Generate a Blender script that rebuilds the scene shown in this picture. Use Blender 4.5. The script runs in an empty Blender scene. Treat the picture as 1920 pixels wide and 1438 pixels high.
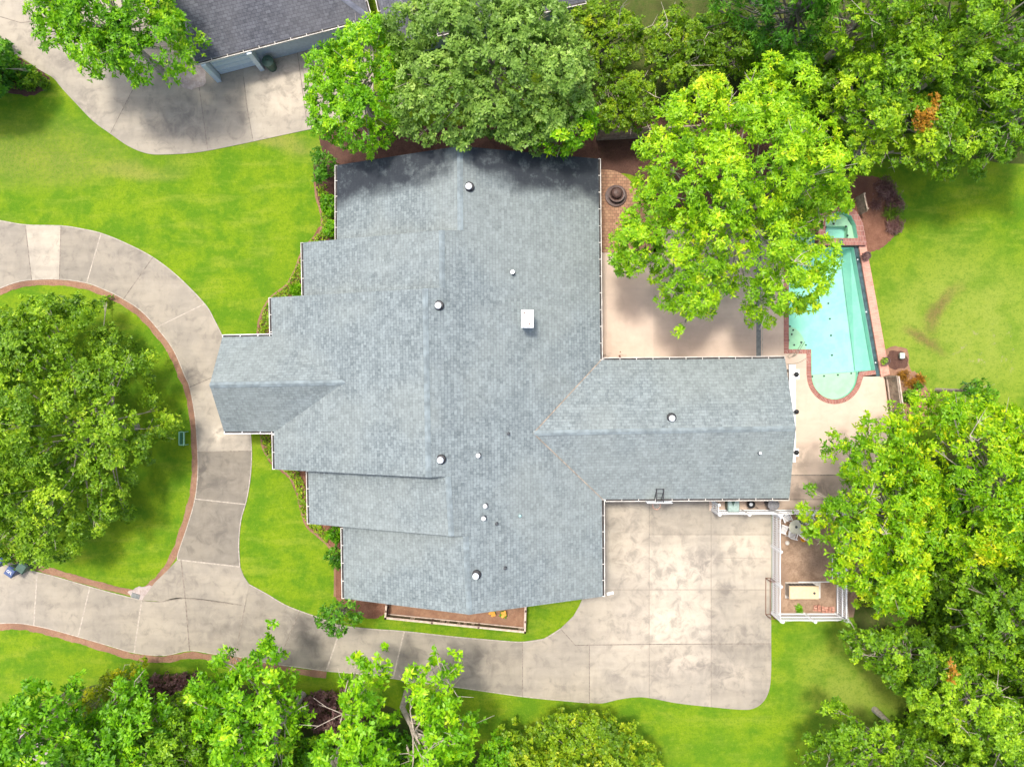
import bpy, bmesh, math, random
import numpy as np
from mathutils import Vector, Matrix
from mathutils.geometry import tessellate_polygon

random.seed(7)
RNG = np.random.default_rng(11)
scn = bpy.context.scene
COL = scn.collection

# ------------------------------------------------------------------ camera
H = 48.0            # height of the drone above the ground
F = 1340.0          # focal length in photo pixels (1920 wide)
cam = bpy.data.cameras.new("camera")
cam.sensor_width = 36.0
cam.lens = 36.0 * F / 1920.0
cam.clip_end = 2000
cam_o = bpy.data.objects.new("camera", cam)
cam_o.location = (0, 0, H)
COL.objects.link(cam_o)
scn.camera = cam_o

# ------------------------------------------------------------------ light
SUNV = Vector((0.18, -0.28, -1.0)).normalized()
elev = math.asin(-SUNV.z)
world = bpy.data.worlds.new("World")
scn.world = world
world.use_nodes = True
wn = world.node_tree
bg = wn.nodes["Background"]
sky = wn.nodes.new("ShaderNodeTexSky")
sky.sky_type = 'NISHITA'
sky.sun_disc = False
sky.sun_elevation = elev
sky.sun_rotation = math.atan2(-SUNV.x, -SUNV.y)
sky.dust_density = 4.0
sky.air_density = 0.8
sky.ozone_density = 0.4
wn.links.new(sky.outputs[0], bg.inputs[0])
bg.inputs[1].default_value = 0.15
sun = bpy.data.lights.new("sun", 'SUN')
sun.energy = 1.7
sun.angle = math.radians(8.0)
sun.color = (1.0, 0.955, 0.88)
sun_o = bpy.data.objects.new("sun", sun)
sun_o.rotation_euler = SUNV.to_track_quat('-Z', 'Y').to_euler()
sun_o.location = (-20, 30, 80)
COL.objects.link(sun_o)
scn.view_settings.view_transform = 'Standard'
scn.view_settings.look = 'None'
scn.view_settings.exposure = 1.08
scn.view_settings.gamma = 1.0
scn.render.engine = 'CYCLES'
scn.cycles.max_bounces = 6
scn.cycles.transparent_max_bounces = 8

# ------------------------------------------------------------------ helpers
def P(px, py, z=0.0):
    """world point seen at photo pixel px,py at height z"""
    d = (H - z) / F
    return Vector(((px - 960) * d, -(py - 719) * d, z))

def s2l(r, g, b):
    f = lambda c: (c / 255 / 12.92) if c / 255 <= 0.04045 else ((c / 255 + 0.055) / 1.055) ** 2.4
    return (f(r), f(g), f(b), 1.0)

def tag(o, label=None, cat=None, group=None, kind=None):
    if label: o["label"] = label
    if cat: o["category"] = cat
    if group: o["group"] = group
    if kind: o["kind"] = kind
    return o

def empty(name, loc, label, cat, group=None):
    o = bpy.data.objects.new(name, None)
    o.empty_display_size = 0.3
    o.location = loc
    COL.objects.link(o)
    return tag(o, label, cat, group)

def root_loc(o):
    v = Vector((0, 0, 0))
    while o is not None:
        v += Vector(o.location)
        o = o.parent
    return v

def smooth(pts, n=8, closed=False):
    """Catmull-Rom through points"""
    out = []
    m = len(pts)
    rng = range(m) if closed else range(m - 1)
    for i in rng:
        g = lambda k: pts[k % m] if closed else pts[max(0, min(m - 1, k))]
        p0, p1, p2, p3 = g(i - 1), g(i), g(i + 1), g(i + 2)
        for k in range(n):
            t = k / n
            out.append(tuple(0.5 * (2 * p1[j] + (p2[j] - p0[j]) * t + (2 * p0[j] - 5 * p1[j] + 4 * p2[j] - p3[j]) * t * t
                             + (3 * p1[j] - p0[j] - 3 * p2[j] + p3[j]) * t ** 3) for j in range(2)))
    if not closed: out.append(tuple(pts[-1]))
    return out

class MB:
    """collects shapes in world coordinates; build() links them as ONE mesh object"""
    def __init__(s):
        s.v = []; s.f = []; s.m = []; s.t = []; s.uvf = []
    def face(s, pts, mat=0, tone=0.5):
        b = len(s.v); s.v += [Vector(p) for p in pts]
        s.f.append(tuple(range(b, b + len(pts)))); s.m.append(mat); s.t.append(tone)
    def poly(s, pts, mat=0, tone=0.5, holes=()):
        rings = [[Vector(p) for p in pts]] + [[Vector(p) for p in h] for h in holes]
        tris = tessellate_polygon(rings)
        flat = [p for r in rings for p in r]
        b = len(s.v); s.v += flat
        for t in tris:
            a, c, d = (flat[i] for i in t)
            t = t if (c - a).cross(d - a).z > 0 else (t[0], t[2], t[1])
            s.f.append(tuple(b + i for i in t)); s.m.append(mat); s.t.append(tone)
    def slab(s, pts, th, mat=0, tone=0.5, side=None):
        """sheet with thickness th downwards"""
        s.poly(pts, mat, tone)
        side = mat if side is None else side
        n = len(pts); dz = Vector((0, 0, -th))
        area = sum(pts[i][0] * pts[(i + 1) % n][1] - pts[(i + 1) % n][0] * pts[i][1] for i in range(n))
        for i in range(n):
            a, b = Vector(pts[i]), Vector(pts[(i + 1) % n])
            if area > 0: a, b = b, a
            s.face([a, b, b + dz, a + dz], side, tone)
    def under(s, pts, th, mat=0):
        s.face([Vector(p) - Vector((0, 0, th)) for p in reversed(pts)], mat)
    def box(s, c, size, mat=0, rot=0.0, R=None, tone=0.5):
        M = R if R is not None else Matrix.Rotation(rot, 3, 'Z')
        hx, hy, hz = size[0] / 2, size[1] / 2, size[2] / 2
        q = [Vector(c) + M @ Vector((x * hx, y * hy, z * hz)) for x in (-1, 1) for y in (-1, 1) for z in (-1, 1)]
        for f in ((0, 1, 3, 2), (4, 6, 7, 5), (0, 4, 5, 1), (2, 3, 7, 6), (0, 2, 6, 4), (1, 5, 7, 3)):
            s.face([q[i] for i in f], mat, tone)
    def bar(s, a, b, w, h=None, mat=0, tone=0.5):
        a, b = Vector(a), Vector(b); d = b - a
        if d.length < 1e-6: return
        q = d.to_track_quat('X', 'Z').to_matrix()
        s.box((a + b) / 2, (d.length, w, h or w), mat, R=q, tone=tone)
    def tube(s, pts, rads, n=8, mat=0, cap=True, tone=0.5):
        pts = [Vector(p) for p in pts]
        if not hasattr(rads, '__len__'): rads = [rads] * len(pts)
        rings = []
        for i, p in enumerate(pts):
            d = (pts[min(i + 1, len(pts) - 1)] - pts[max(i - 1, 0)])
            if d.length < 1e-9: d = Vector((0, 0, 1))
            d.normalize()
            ref = Vector((1, 0, 0)) if abs(d.x) < 0.8 else Vector((0, 1, 0))
            u = d.cross(ref).normalized(); w = d.cross(u)
            rings.append([p + (u * math.cos(2 * math.pi * k / n) + w * math.sin(2 * math.pi * k / n)) * rads[i] for k in range(n)])
        b = len(s.v)
        for r in rings: s.v += r
        for i in range(len(rings) - 1):
            for k in range(n):
                k2 = (k + 1) % n
                s.f.append((b + i * n + k, b + i * n + k2, b + (i + 1) * n + k2, b + (i + 1) * n + k)); s.m.append(mat); s.t.append(tone)
        if cap:
            s.f.append(tuple(b + k for k in reversed(range(n)))); s.m.append(mat); s.t.append(tone)
            s.f.append(tuple(b + (len(rings) - 1) * n + k for k in range(n))); s.m.append(mat); s.t.append(tone)
    def lathe(s, c, prof, n=20, mat=0):
        c = Vector(c)
        b = len(s.v)
        for r, z in prof:
            for k in range(n):
                a = 2 * math.pi * k / n
                s.v.append(c + Vector((r * math.cos(a), r * math.sin(a), z)))
        for i in range(len(prof) - 1):
            for k in range(n):
                k2 = (k + 1) % n
                s.f.append((b + i * n + k, b + i * n + k2, b + (i + 1) * n + k2, b + (i + 1) * n + k)); s.m.append(mat); s.t.append(0.5)
        if prof[-1][0] > 1e-4:
            s.f.append(tuple(b + (len(prof) - 1) * n + k for k in range(n))); s.m.append(mat); s.t.append(0.5)
    def strip(s, line, w, z, mat=0, tone=0.5):
        """flat ribbon along list of world xy points"""
        L = [Vector((p[0], p[1], 0)) for p in line]
        lef, rig = [], []
        for i, p in enumerate(L):
            d = (L[min(i + 1, len(L) - 1)] - L[max(i - 1, 0)])
            d.normalize()
            nrm = Vector((-d.y, d.x, 0)); ww = w[i] if hasattr(w, '__len__') else w
            lef.append(p + nrm * ww / 2 + Vector((0, 0, z))); rig.append(p - nrm * ww / 2 + Vector((0, 0, z)))
        for i in range(len(L) - 1):
            s.face([rig[i], rig[i + 1], lef[i + 1], lef[i]], mat, tone)
    def build(s, name, mats, parent=None, smooth_sh=False, uv=False):
        if not isinstance(mats, (list, tuple)): mats = [mats]
        if parent is not None:
            off = root_loc(parent)
        else:
            xs = [p.x for p in s.v]; ys = [p.y for p in s.v]; zs = [p.z for p in s.v]
            off = Vector(((min(xs) + max(xs)) / 2, (min(ys) + max(ys)) / 2, min(zs)))
        me = bpy.data.meshes.new(name)
        me.from_pydata([tuple(p - off) for p in s.v], [], s.f)
        for m in mats: me.materials.append(m)
        me.polygons.foreach_set("material_index", s.m)
        at = me.attributes.new("tone", 'FLOAT', 'FACE')
        at.data.foreach_set("value", s.t)
        if smooth_sh: me.polygons.foreach_set("use_smooth", [True] * len(s.f))
        if uv:
            ul = me.uv_layers.new(name="UVMap")
            for p in me.polygons:
                nrm = p.normal
                if abs(nrm.z) > 0.999: u, v = Vector((1, 0, 0)), Vector((0, 1, 0))
                else:
                    u = Vector((0, 0, 1)).cross(nrm).normalized(); v = nrm.cross(u)
                for li in p.loop_indices:
                    co = me.vertices[me.loops[li].vertex_index].co + off
                    ul.data[li].uv = (co.dot(u), co.dot(v))
        me.update()
        o = bpy.data.objects.new(name, me)
        if parent is not None: o.parent = parent
        else: o.location = off
        COL.objects.link(o)
        return o

# ------------------------------------------------------------------ materials
class NT:
    def __init__(s, name):
        s.mat = bpy.data.materials.new(name); s.mat.use_nodes = True
        s.t = s.mat.node_tree; s.n = s.t.nodes
        s.b = s.n["Principled BSDF"]
        s.pos_ = None
    def new(s, typ, **kw):
        n = s.n.new(typ)
        for k, v in kw.items(): setattr(n, k, v)
        return n
    def link(s, a, b): s.t.links.new(a, b)
    def setin(s, sock, v):
        if hasattr(v, 'is_output') or hasattr(v, 'links'): s.link(v, sock)
        else: sock.default_value = v
    def pos(s):
        if s.pos_ is None: s.pos_ = s.new("ShaderNodeNewGeometry").outputs["Position"]
        return s.pos_
    def noise(s, scale, detail=4, rough=0.55, vec=None, dist=0.0, stretch=None):
        n = s.new("ShaderNodeTexNoise")
        v = vec or s.pos()
        if stretch:
            mp = s.new("ShaderNodeMapping"); s.link(v, mp.inputs[0])
            mp.inputs["Scale"].default_value = stretch[:3]
            if len(stretch) > 3: mp.inputs["Rotation"].default_value = (0, 0, stretch[3])
            v = mp.outputs[0]
        s.link(v, n.inputs["Vector"])
        n.inputs["Scale"].default_value = scale; n.inputs["Detail"].default_value = detail
        n.inputs["Roughness"].default_value = rough; n.inputs["Distortion"].default_value = dist
        return n.outputs[0]
    def rng(s, v, a, b, c=0.0, d=1.0, sm=True):
        n = s.new("ShaderNodeMapRange")
        if sm: n.interpolation_type = 'SMOOTHSTEP'
        s.setin(n.inputs[0], v)
        for i, x in enumerate((a, b, c, d)): n.inputs[i + 1].default_value = x
        return n.outputs[0]
    def math(s, op, a, b=0.0):
        n = s.new("ShaderNodeMath", operation=op)
        s.setin(n.inputs[0], a); s.setin(n.inputs[1], b)
        return n.outputs[0]
    def mix(s, f, a, b, mode='MIX'):
        n = s.new("ShaderNodeMix", data_type='RGBA', blend_type=mode)
        s.setin(n.inputs[0], f); s.setin(n.inputs[6], a); s.setin(n.inputs[7], b)
        return n.outputs[2]
    def attr(s, name):
        return s.new("ShaderNodeAttribute", attribute_name=name).outputs["Fac"]
    def ramp(s, v, stops):
        n = s.new("ShaderNodeValToRGB")
        e = n.color_ramp.elements
        while len(e) < len(stops): e.new(0.5)
        for i, (p, c) in enumerate(stops): e[i].position = p; e[i].color = c
        s.setin(n.inputs[0], v)
        return n.outputs[0]
    def blob(s, px, py, rx, ry, soft=0.5, rot=0.0, warp=None):
        """mask around a place on the ground, given by photo pixels and radii in photo pixels"""
        c = P(px, py); k = H / F
        sub = s.new("ShaderNodeVectorMath", operation='SUBTRACT')
        s.link(warp or s.pos(), sub.inputs[0]); sub.inputs[1].default_value = (c.x, c.y, 0)
        v = sub.outputs[0]
        if rot:
            r = s.new("ShaderNodeVectorRotate"); r.rotation_type = 'Z_AXIS'
            s.link(v, r.inputs["Vector"]); r.inputs["Angle"].default_value = rot; v = r.outputs[0]
        m = s.new("ShaderNodeVectorMath", operation='MULTIPLY')
        s.link(v, m.inputs[0]); m.inputs[1].default_value = (1 / (rx * k), 1 / (ry * k), 0)
        l = s.new("ShaderNodeVectorMath", operation='LENGTH'); s.link(m.outputs[0], l.inputs[0])
        return s.rng(l.outputs["Value"], 1 + soft * 0.5, 1 - soft, 0.0, 1.0)
    def warp(s, amount, scale=0.4, detail=4):
        n = s.new("ShaderNodeTexNoise"); s.link(s.pos(), n.inputs["Vector"])
        n.inputs["Scale"].default_value = scale; n.inputs["Detail"].default_value = detail
        a = s.new("ShaderNodeVectorMath", operation='SUBTRACT'); s.link(n.outputs["Color"], a.inputs[0]); a.inputs[1].default_value = (.5, .5, .5)
        b = s.new("ShaderNodeVectorMath", operation='SCALE'); s.link(a.outputs[0], b.inputs[0]); b.inputs["Scale"].default_value = amount
        c = s.new("ShaderNodeVectorMath", operation='ADD'); s.link(s.pos(), c.inputs[0]); s.link(b.outputs[0], c.inputs[1])
        return c.outputs[0]
    def bump(s, h, strength=0.3, dist=0.02):
        n = s.new("ShaderNodeBump"); n.inputs["Strength"].default_value = strength; n.inputs["Distance"].default_value = dist
        s.link(h, n.inputs["Height"]); s.link(n.outputs[0], s.b.inputs["Normal"])
    def out(s, col, rough=0.8, spec=0.3, metal=0.0):
        s.setin(s.b.inputs["Base Color"], col); s.setin(s.b.inputs["Roughness"], rough)
        s.b.inputs["Specular IOR Level"].default_value = spec; s.b.inputs["Metallic"].default_value = metal
        return s.mat

def C(r, g, b): return (r, g, b, 1.0)

def plain(name, col, rough=0.6, var=0.15, scale=6.0, metal=0.0, spec=0.4):
    t = NT(name)
    n = t.noise(scale, 5)
    dark = tuple(c * (1 - var) for c in col[:3]) + (1,)
    lite = tuple(min(1, c * (1 + var)) for c in col[:3]) + (1,)
    return t.out(t.mix(t.rng(n, 0.3, 0.7), dark, lite), rough, spec, metal)

def m_grass():
    t = NT("lawn_grass")
    w = t.warp(3.0, 0.35)
    big = t.noise(0.10, 3, 0.5)
    mid = t.noise(0.55, 6, 0.62)
    mow = t.noise(0.9, 4, 0.6, stretch=(0.35, 1.3, 1, 0.0))
    fine = t.noise(9.0, 5, 0.75)
    vf = t.noise(28.0, 3, 0.8)
    A = C(0.082, 0.19, 0.006); B = C(0.160, 0.255, 0.007); Y = C(0.245, 0.30, 0.028); T = C(0.27, 0.235, 0.07); D = C(0.045, 0.135, 0.007)
    c = t.mix(t.rng(mid, 0.40, 0.60), A, B)
    c = t.mix(t.math('MULTIPLY', t.rng(mow, 0.48, 0.7), 0.5), c, Y)
    c = t.mix(t.math('MULTIPLY', t.rng(big, 0.5, 0.68), 0.45), c, A)
    # paler, drier lawn behind the pool and beside the court
    dry = t.math('MAXIMUM', t.blob(1800, 620, 190, 170, 0.7, warp=w), t.blob(1620, 1280, 130, 130, 0.8, warp=w))
    c = t.mix(t.math('MULTIPLY', dry, t.rng(mid, 0.25, 0.62, 0.25, 0.95)), c, C(0.235, 0.295, 0.045))
    c = t.mix(t.math('MULTIPLY', t.blob(60, 290, 190, 60, 0.9, warp=w), t.rng(fine, 0.4, 0.6, 0.1, 0.7)), c, T)
    c = t.mix(t.math('MULTIPLY', t.blob(250, 315, 90, 22, 0.9, warp=w), 0.5), c, T)
    c = t.mix(t.math('MULTIPLY', t.blob(520, 268, 90, 16, 0.9, warp=w), 0.6), c, T)
    # worn patch crossing the back lawn
    worn = t.math('MAXIMUM', t.blob(1765, 585, 16, 50, 0.9, 0.5, warp=w), t.blob(1735, 640, 40, 14, 0.9, 0.5, warp=w))
    c = t.mix(t.math('MULTIPLY', worn, t.rng(fine, 0.30, 0.5, 0.3, 1.0)), c, C(0.17, 0.12, 0.045))
    c = t.mix(t.math('MULTIPLY', t.blob(60, 235, 90, 45, .8, warp=w), .35), c, D)  # tree shadow painted dark into the grass near the left edge
    sp = t.noise(1.6, 5, 0.7)
    c = t.mix(t.math('MULTIPLY', t.math('MULTIPLY', t.blob(1860, 660, 80, 50, 0.6, warp=w), t.rng(sp, 0.58, 0.66)), 0.8), c, C(0.45, 0.35, 0.22))
    c = t.mix(t.math('MULTIPLY', t.rng(fine, 0.46, 0.70), 0.6), c, D)
    m3 = t.noise(3.2, 5, 0.7)
    c = t.mix(t.math('MULTIPLY', t.rng(m3, 0.48, 0.68), 0.40), c, D)
    c = t.mix(t.math('MULTIPLY', t.rng(m3, 0.46, 0.32), 0.35), c, Y)
    c = t.mix(t.math('MULTIPLY', t.rng(vf, 0.45, 0.75), 0.5), c, Y)
    t.bump(t.math('ADD', fine, vf), 0.6, 0.05)
    return t.out(c, 0.85, 0.1)

def m_concrete(name, base, warm, dark, stains_and_shadows=(), lights=(), amount=0.5, spot=0.25):
    t = NT(name)
    w = t.warp(2.2, 0.9)
    tone = t.attr("tone")
    n1 = t.noise(0.35, 6, 0.62); n2 = t.noise(1.3, 8, 0.68, dist=0.6); n3 = t.noise(14, 4, 0.7); st = t.noise(0.8, 5, 0.55, stretch=(0.35, 2.0, 1, 0.12))
    c = t.mix(t.rng(n1, 0.40, 0.60), base, warm)
    c = t.mix(t.math('MULTIPLY', t.rng(n2, 0.5, 0.68), amount), c, dark)
    c = t.mix(t.math('MULTIPLY', t.rng(n2, 0.48, 0.34), amount * 0.8), c, tuple(min(1, x * 1.28) for x in base[:3]) + (1,))
    c = t.mix(t.math('MULTIPLY', t.rng(st, 0.42, 0.66), 0.22), c, dark)
    st2 = t.noise(0.9, 5, 0.6, stretch=(2.0, 0.4, 1, -0.2)); c = t.mix(t.math('MULTIPLY', t.rng(st2, 0.5, 0.66), 0.16), c, dark)
    for (x, y, rx, ry, k) in stains_and_shadows:
        b = t.math('MULTIPLY', t.blob(x, y, rx, ry, 0.9, warp=w), t.rng(n2, 0.42, 0.54, 0.2, 1.0))
        c = t.mix(t.math('MULTIPLY', b, k), c, C(0.13, 0.115, 0.10))
    for (x, y, rx, ry, k) in lights:
        b = t.math('MULTIPLY', t.blob(x, y, rx, ry, 0.9, warp=w), t.rng(n2, 0.60, 0.42, 0.1, 1.0))
        c = t.mix(t.math('MULTIPLY', b, t.math('MULTIPLY', k, .7)), c, C(0.56, 0.48, 0.375))
    # each poured panel has its own tone
    g = t.rng(tone, 0, 1, 0.42, 1.52, sm=False)
    cc = t.new("ShaderNodeCombineColor")
    for i in range(3): t.link(g, cc.inputs[i])
    c = t.mix(1.0, c, cc.outputs[0], 'MULTIPLY')
    c = t.mix(t.math('MULTIPLY', t.rng(n3, 0.55, 0.8), spot), c, dark)
    t.bump(n3, 0.15, 0.01)
    return t.out(c, 0.85, 0.2)

def m_shingle(name, c1, c2, seam, stain=False, lichen=0.3):
    t = NT(name)
    uv = t.new("ShaderNodeUVMap").outputs[0]
    br = t.new("ShaderNodeTexBrick"); t.link(uv, br.inputs[0])
    br.offset = 0.5
    br.inputs["Scale"].default_value = 1.0; br.inputs["Brick Width"].default_value = 0.33
    br.inputs["Row Height"].default_value = 0.19; br.inputs["Mortar Size"].default_value = 0.012
    br.inputs["Mortar Smooth"].default_value = 0.6; br.inputs["Bias"].default_value = 0.0
    br.inputs["Color1"].default_value = c1; br.inputs["Color2"].default_value = c2; br.inputs["Mortar"].default_value = seam
    # tab tones: some tabs much darker at random (laminated look)
    wn_ = t.new("ShaderNodeTexBrick"); t.link(uv, wn_.inputs[0]); wn_.offset = 0.37; wn_.offset_frequency = 3
    wn_.inputs["Scale"].default_value = 1.0; wn_.inputs["Brick Width"].default_value = 0.165
    wn_.inputs["Row Height"].default_value = 0.19; wn_.inputs["Mortar Size"].default_value = 0.0; wn_.inputs["Bias"].default_value = -0.55
    wn_.inputs["Color1"].default_value = C(1, 1, 1); wn_.inputs["Color2"].default_value = C(0.33, 0.36, 0.39)
    c = t.mix(0.85, br.outputs[0], wn_.outputs[0], 'MULTIPLY')
    n = t.noise(1.1, 7, 0.7); f = t.noise(7, 5, 0.75); b = t.noise(0.16, 4, 0.5)
    c = t.mix(t.math('MULTIPLY', t.rng(n, 0.45, 0.7), lichen), c, tuple(x * 1.35 for x in c1[:3]) + (1,))
    c = t.mix(t.math('MULTIPLY', t.rng(f, 0.5, 0.72), 0.42), c, tuple(x * 1.45 for x in c1[:3]) + (1,))
    c = t.mix(t.math('MULTIPLY', t.rng(f, 0.48, 0.3), 0.45), c, tuple(x * 0.6 for x in c2[:3]) + (1,))
    c = t.mix(t.math('MULTIPLY', t.rng(b, 0.42, 0.62), 0.28), c, C(c1[0] * 1.15, c1[1] * 1.08, c1[2] * 0.98))
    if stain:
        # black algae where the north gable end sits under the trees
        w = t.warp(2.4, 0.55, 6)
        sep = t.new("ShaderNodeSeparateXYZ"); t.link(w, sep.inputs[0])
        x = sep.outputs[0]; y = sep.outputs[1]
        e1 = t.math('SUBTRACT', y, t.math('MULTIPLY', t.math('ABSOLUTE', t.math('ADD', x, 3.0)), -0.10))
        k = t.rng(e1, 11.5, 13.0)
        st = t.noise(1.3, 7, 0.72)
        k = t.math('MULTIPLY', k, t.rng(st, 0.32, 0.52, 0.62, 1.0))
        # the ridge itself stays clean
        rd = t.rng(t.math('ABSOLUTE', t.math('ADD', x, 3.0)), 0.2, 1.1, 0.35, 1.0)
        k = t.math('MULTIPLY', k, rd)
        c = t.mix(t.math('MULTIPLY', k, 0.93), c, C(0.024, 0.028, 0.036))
    t.bump(br.outputs["Fac"], -0.35, 0.02)
    return t.out(c, 0.88, 0.15)

def m_brick(name, c1, c2, mortar, w=0.22, h=0.075, vec='pos', scale=1.0, rot=0.0, gap=0.008):
    t = NT(name)
    v = t.new("ShaderNodeUVMap").outputs[0] if vec == 'uv' else t.pos()
    if rot:
        mp = t.new("ShaderNodeMapping"); t.link(v, mp.inputs[0]); mp.inputs["Rotation"].default_value = (0, 0, rot); v = mp.outputs[0]
    br = t.new("ShaderNodeTexBrick"); t.link(v, br.inputs[0])
    br.inputs["Scale"].default_value = scale; br.inputs["Brick Width"].default_value = w; br.inputs["Row Height"].default_value = h
    br.inputs["Mortar Size"].default_value = gap; br.inputs["Mortar Smooth"].default_value = 0.3
    br.inputs["Color1"].default_value = c1; br.inputs["Color2"].default_value = c2; br.inputs["Mortar"].default_value = mortar
    n = t.noise(2.5, 6, 0.7)
    c = t.mix(t.math('MULTIPLY', t.rng(n, 0.48, 0.7), 0.5), br.outputs[0], tuple(x * 0.5 for x in c2[:3]) + (1,))
    t.bump(br.outputs["Fac"], -0.3, 0.01)
    return t.out(c, 0.85, 0.2)

def m_mulch(name, a, b, d):
    t = NT(name)
    n = t.noise(2.0, 8, 0.8); f = t.noise(11, 6, 0.85); v = t.noise(0.5, 4, 0.6)
    c = t.mix(t.rng(n, 0.35, 0.65), a, b)
    c = t.mix(t.math('MULTIPLY', t.rng(v, 0.5, 0.7), 0.6), c, d)
    c = t.mix(t.math('MULTIPLY', t.rng(f, 0.5, 0.7), 0.55), c, d)
    c = t.mix(t.math('MULTIPLY', t.rng(f, 0.42, 0.28), 0.5), c, tuple(min(1, x * 1.8) for x in b[:3]) + (1,))
    t.bump(f, 0.8, 0.06)
    return t.out(c, 0.95, 0.1)

def m_leaf(name, stops, trans=0.38, gloss=0.45):
    t = NT(name)
    tone = t.attr("tone")
    c = t.ramp(tone, stops)
    t.out(c, gloss, 0.35)
    tr = t.new("ShaderNodeBsdfTranslucent")
    tc = t.mix(1.0, c, C(1.1, 1.15, 0.5), 'MULTIPLY')
    t.link(tc, tr.inputs[0])
    mx = t.new("ShaderNodeMixShader"); mx.inputs[0].default_value = trans
    t.link(t.b.outputs[0], mx.inputs[1]); t.link(tr.outputs[0], mx.inputs[2])
    t.link(mx.outputs[0], t.n["Material Output"].inputs[0])
    return t.mat

def m_water():
    t = NT("pool_water")
    n = t.noise(3.0, 4, 0.5); 
    bp = t.new("ShaderNodeBump"); bp.inputs["Strength"].default_value = 0.25; bp.inputs["Distance"].default_value = 0.02
    t.link(n, bp.inputs["Height"])
    gl = t.new("ShaderNodeBsdfGlossy"); gl.inputs["Roughness"].default_value = 0.03; t.link(bp.outputs[0], gl.inputs["Normal"])
    tr = t.new("ShaderNodeBsdfTransparent"); tr.inputs[0].default_value = C(0.78, 0.95, 0.90)
    fr = t.new("ShaderNodeFresnel"); fr.inputs[0].default_value = 1.33; t.link(bp.outputs[0], fr.inputs["Normal"])
    mx = t.new("ShaderNodeMixShader"); t.link(fr.outputs[0], mx.inputs[0])
    t.link(tr.outputs[0], mx.inputs[1]); t.link(gl.outputs[0], mx.inputs[2])
    t.link(mx.outputs[0], t.n["Material Output"].inputs[0])
    return t.mat

def m_tiles():
    t = NT("pool_plaster")
    n = t.noise(1.1, 7, 0.7); 
    c = t.mix(t.rng(n, 0.35, 0.65), C(0.36, 0.62, 0.55), C(0.45, 0.69, 0.61))
    return t.out(c, 0.6, 0.3)

M = {}
M['grass'] = m_grass()
M['conc'] = m_concrete("drive_concrete", C(0.285, 0.255, 0.205), C(0.33, 0.292, 0.228), C(0.155, 0.138, 0.115),
    stains_and_shadows=[(378, 870, 16, 40, 0.6), (360, 700, 28, 22, 0.6), (365, 900, 16, 30, 0.6), (1322, 1052, 26, 34, 0.6), (1365, 1105, 26, 18, 0.6),  # dark patches on the loop drive and the court
            (1395, 1200, 50, 24, 0.45), (575, 1190, 40, 30, 0.25), (1340, 1190, 14, 70, 0.4), (1240, 990, 70, 12, 0.3),  # includes a tree shadow painted on the lower drive
            (1290, 1260, 90, 18, 0.35), (130, 120, 70, 18, 0.4), (60, 60, 18, 24, 0.4), (1160, 1270, 30, 30, 0.3), (900, 1240, 70, 26, 0.35), (330, 1085, 40, 20, .4), (400, 990, 40, 30, .35), (420, 900, 34, 30, .3), (420, 1180, 60, 30, .3), (250, 480, 40, 30, .25), (160, 220, 30, 40, .4), (330, 225, 70, 40, .4), (560, 1180, 40, 30, .4)],  # tree shadows painted in among the stains, neighbour's drive and lower drive
    lights=[(1180, 1040, 40, 70, 0.4), (1265, 1070, 70, 50, 0.5), (1195, 1170, 80, 60, 0.35), (1280, 1160, 70, 50, 0.4), (415, 815, 20, 22, 0.8),
            (1400, 1030, 50, 40, 0.4), (1170, 960, 40, 20, 0.4), (540, 160, 60, 60, 0.5), (1380, 1270, 50, 30, 0.4), (1290, 1240, 60, 30, 0.5)], amount=0.5)
M['patio'] = m_concrete("patio_concrete", C(0.48, 0.375, 0.295), C(0.52, 0.41, 0.32), C(0.38, 0.295, 0.23),
    stains_and_shadows=[(1135, 665, 10, 6, 0.6), (1520, 915, 46, 22, 0.55), (1500, 860, 24, 26, 0.35), (1162, 668, 4, 5, 0.8)], lights=[(1600, 760, 60, 40, 0.3)], amount=0.28, spot=0.08)
M['joint_dark'] = plain("joint_dark", C(0.20, 0.17, 0.135), 0.9, 0.3)
M['joint_light'] = plain("joint_light", C(0.37, 0.325, 0.265), 0.9, 0.2)
M['drain'] = plain("drain_slate", C(0.16, 0.17, 0.16), 0.8, 0.2)
M['shingle'] = m_shingle("roof_shingle", C(0.222, 0.258, 0.258), C(0.160, 0.188, 0.19), C(0.09, 0.11, 0.118), stain=True)
M['shingle_dark'] = m_shingle("roof_shingle_dark", C(0.125, 0.13, 0.145), C(0.085, 0.088, 0.10), C(0.03, 0.032, 0.045), lichen=0.15)
M['cap'] = plain("ridge_shingle", C(0.195, 0.232, 0.238), 0.85, 0.22, 2.0, spec=0.15)
M['cap_dark'] = plain("ridge_shingle_dark", C(0.13, 0.14, 0.17), 0.85, 0.2, 2.0, spec=0.15)
M['white'] = plain("white_paint", C(0.80, 0.80, 0.79), 0.5, 0.06)
M['cream'] = plain("cream_gutter", C(0.60, 0.565, 0.50), 0.6, 0.25, 2.0)
M['trough'] = plain("gutter_trough", C(0.045, 0.04, 0.036), 0.9, 0.4, 3)  # dark colour stands in for the shadow band inside the gutter
M['wall'] = m_brick("house_brick", C(0.34, 0.16, 0.11), C(0.26, 0.12, 0.085), C(0.40, 0.36, 0.32), vec='uv')
M['wall_pale'] = plain("pale_siding", C(0.40, 0.47, 0.52), 0.7, 0.08)
M['doorp'] = plain("garage_door_paint", C(0.55, 0.64, 0.68), 0.5, 0.06)
M['glass'] = plain("window_glass", C(0.03, 0.04, 0.05), 0.08, 0.1, spec=0.8)
M['metal'] = plain("galvanised_cap", C(0.80, 0.82, 0.85), 0.35, 0.1, metal=0.3)
M['black'] = plain("black_metal", C(0.018, 0.018, 0.02), 0.45, 0.2)
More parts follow.
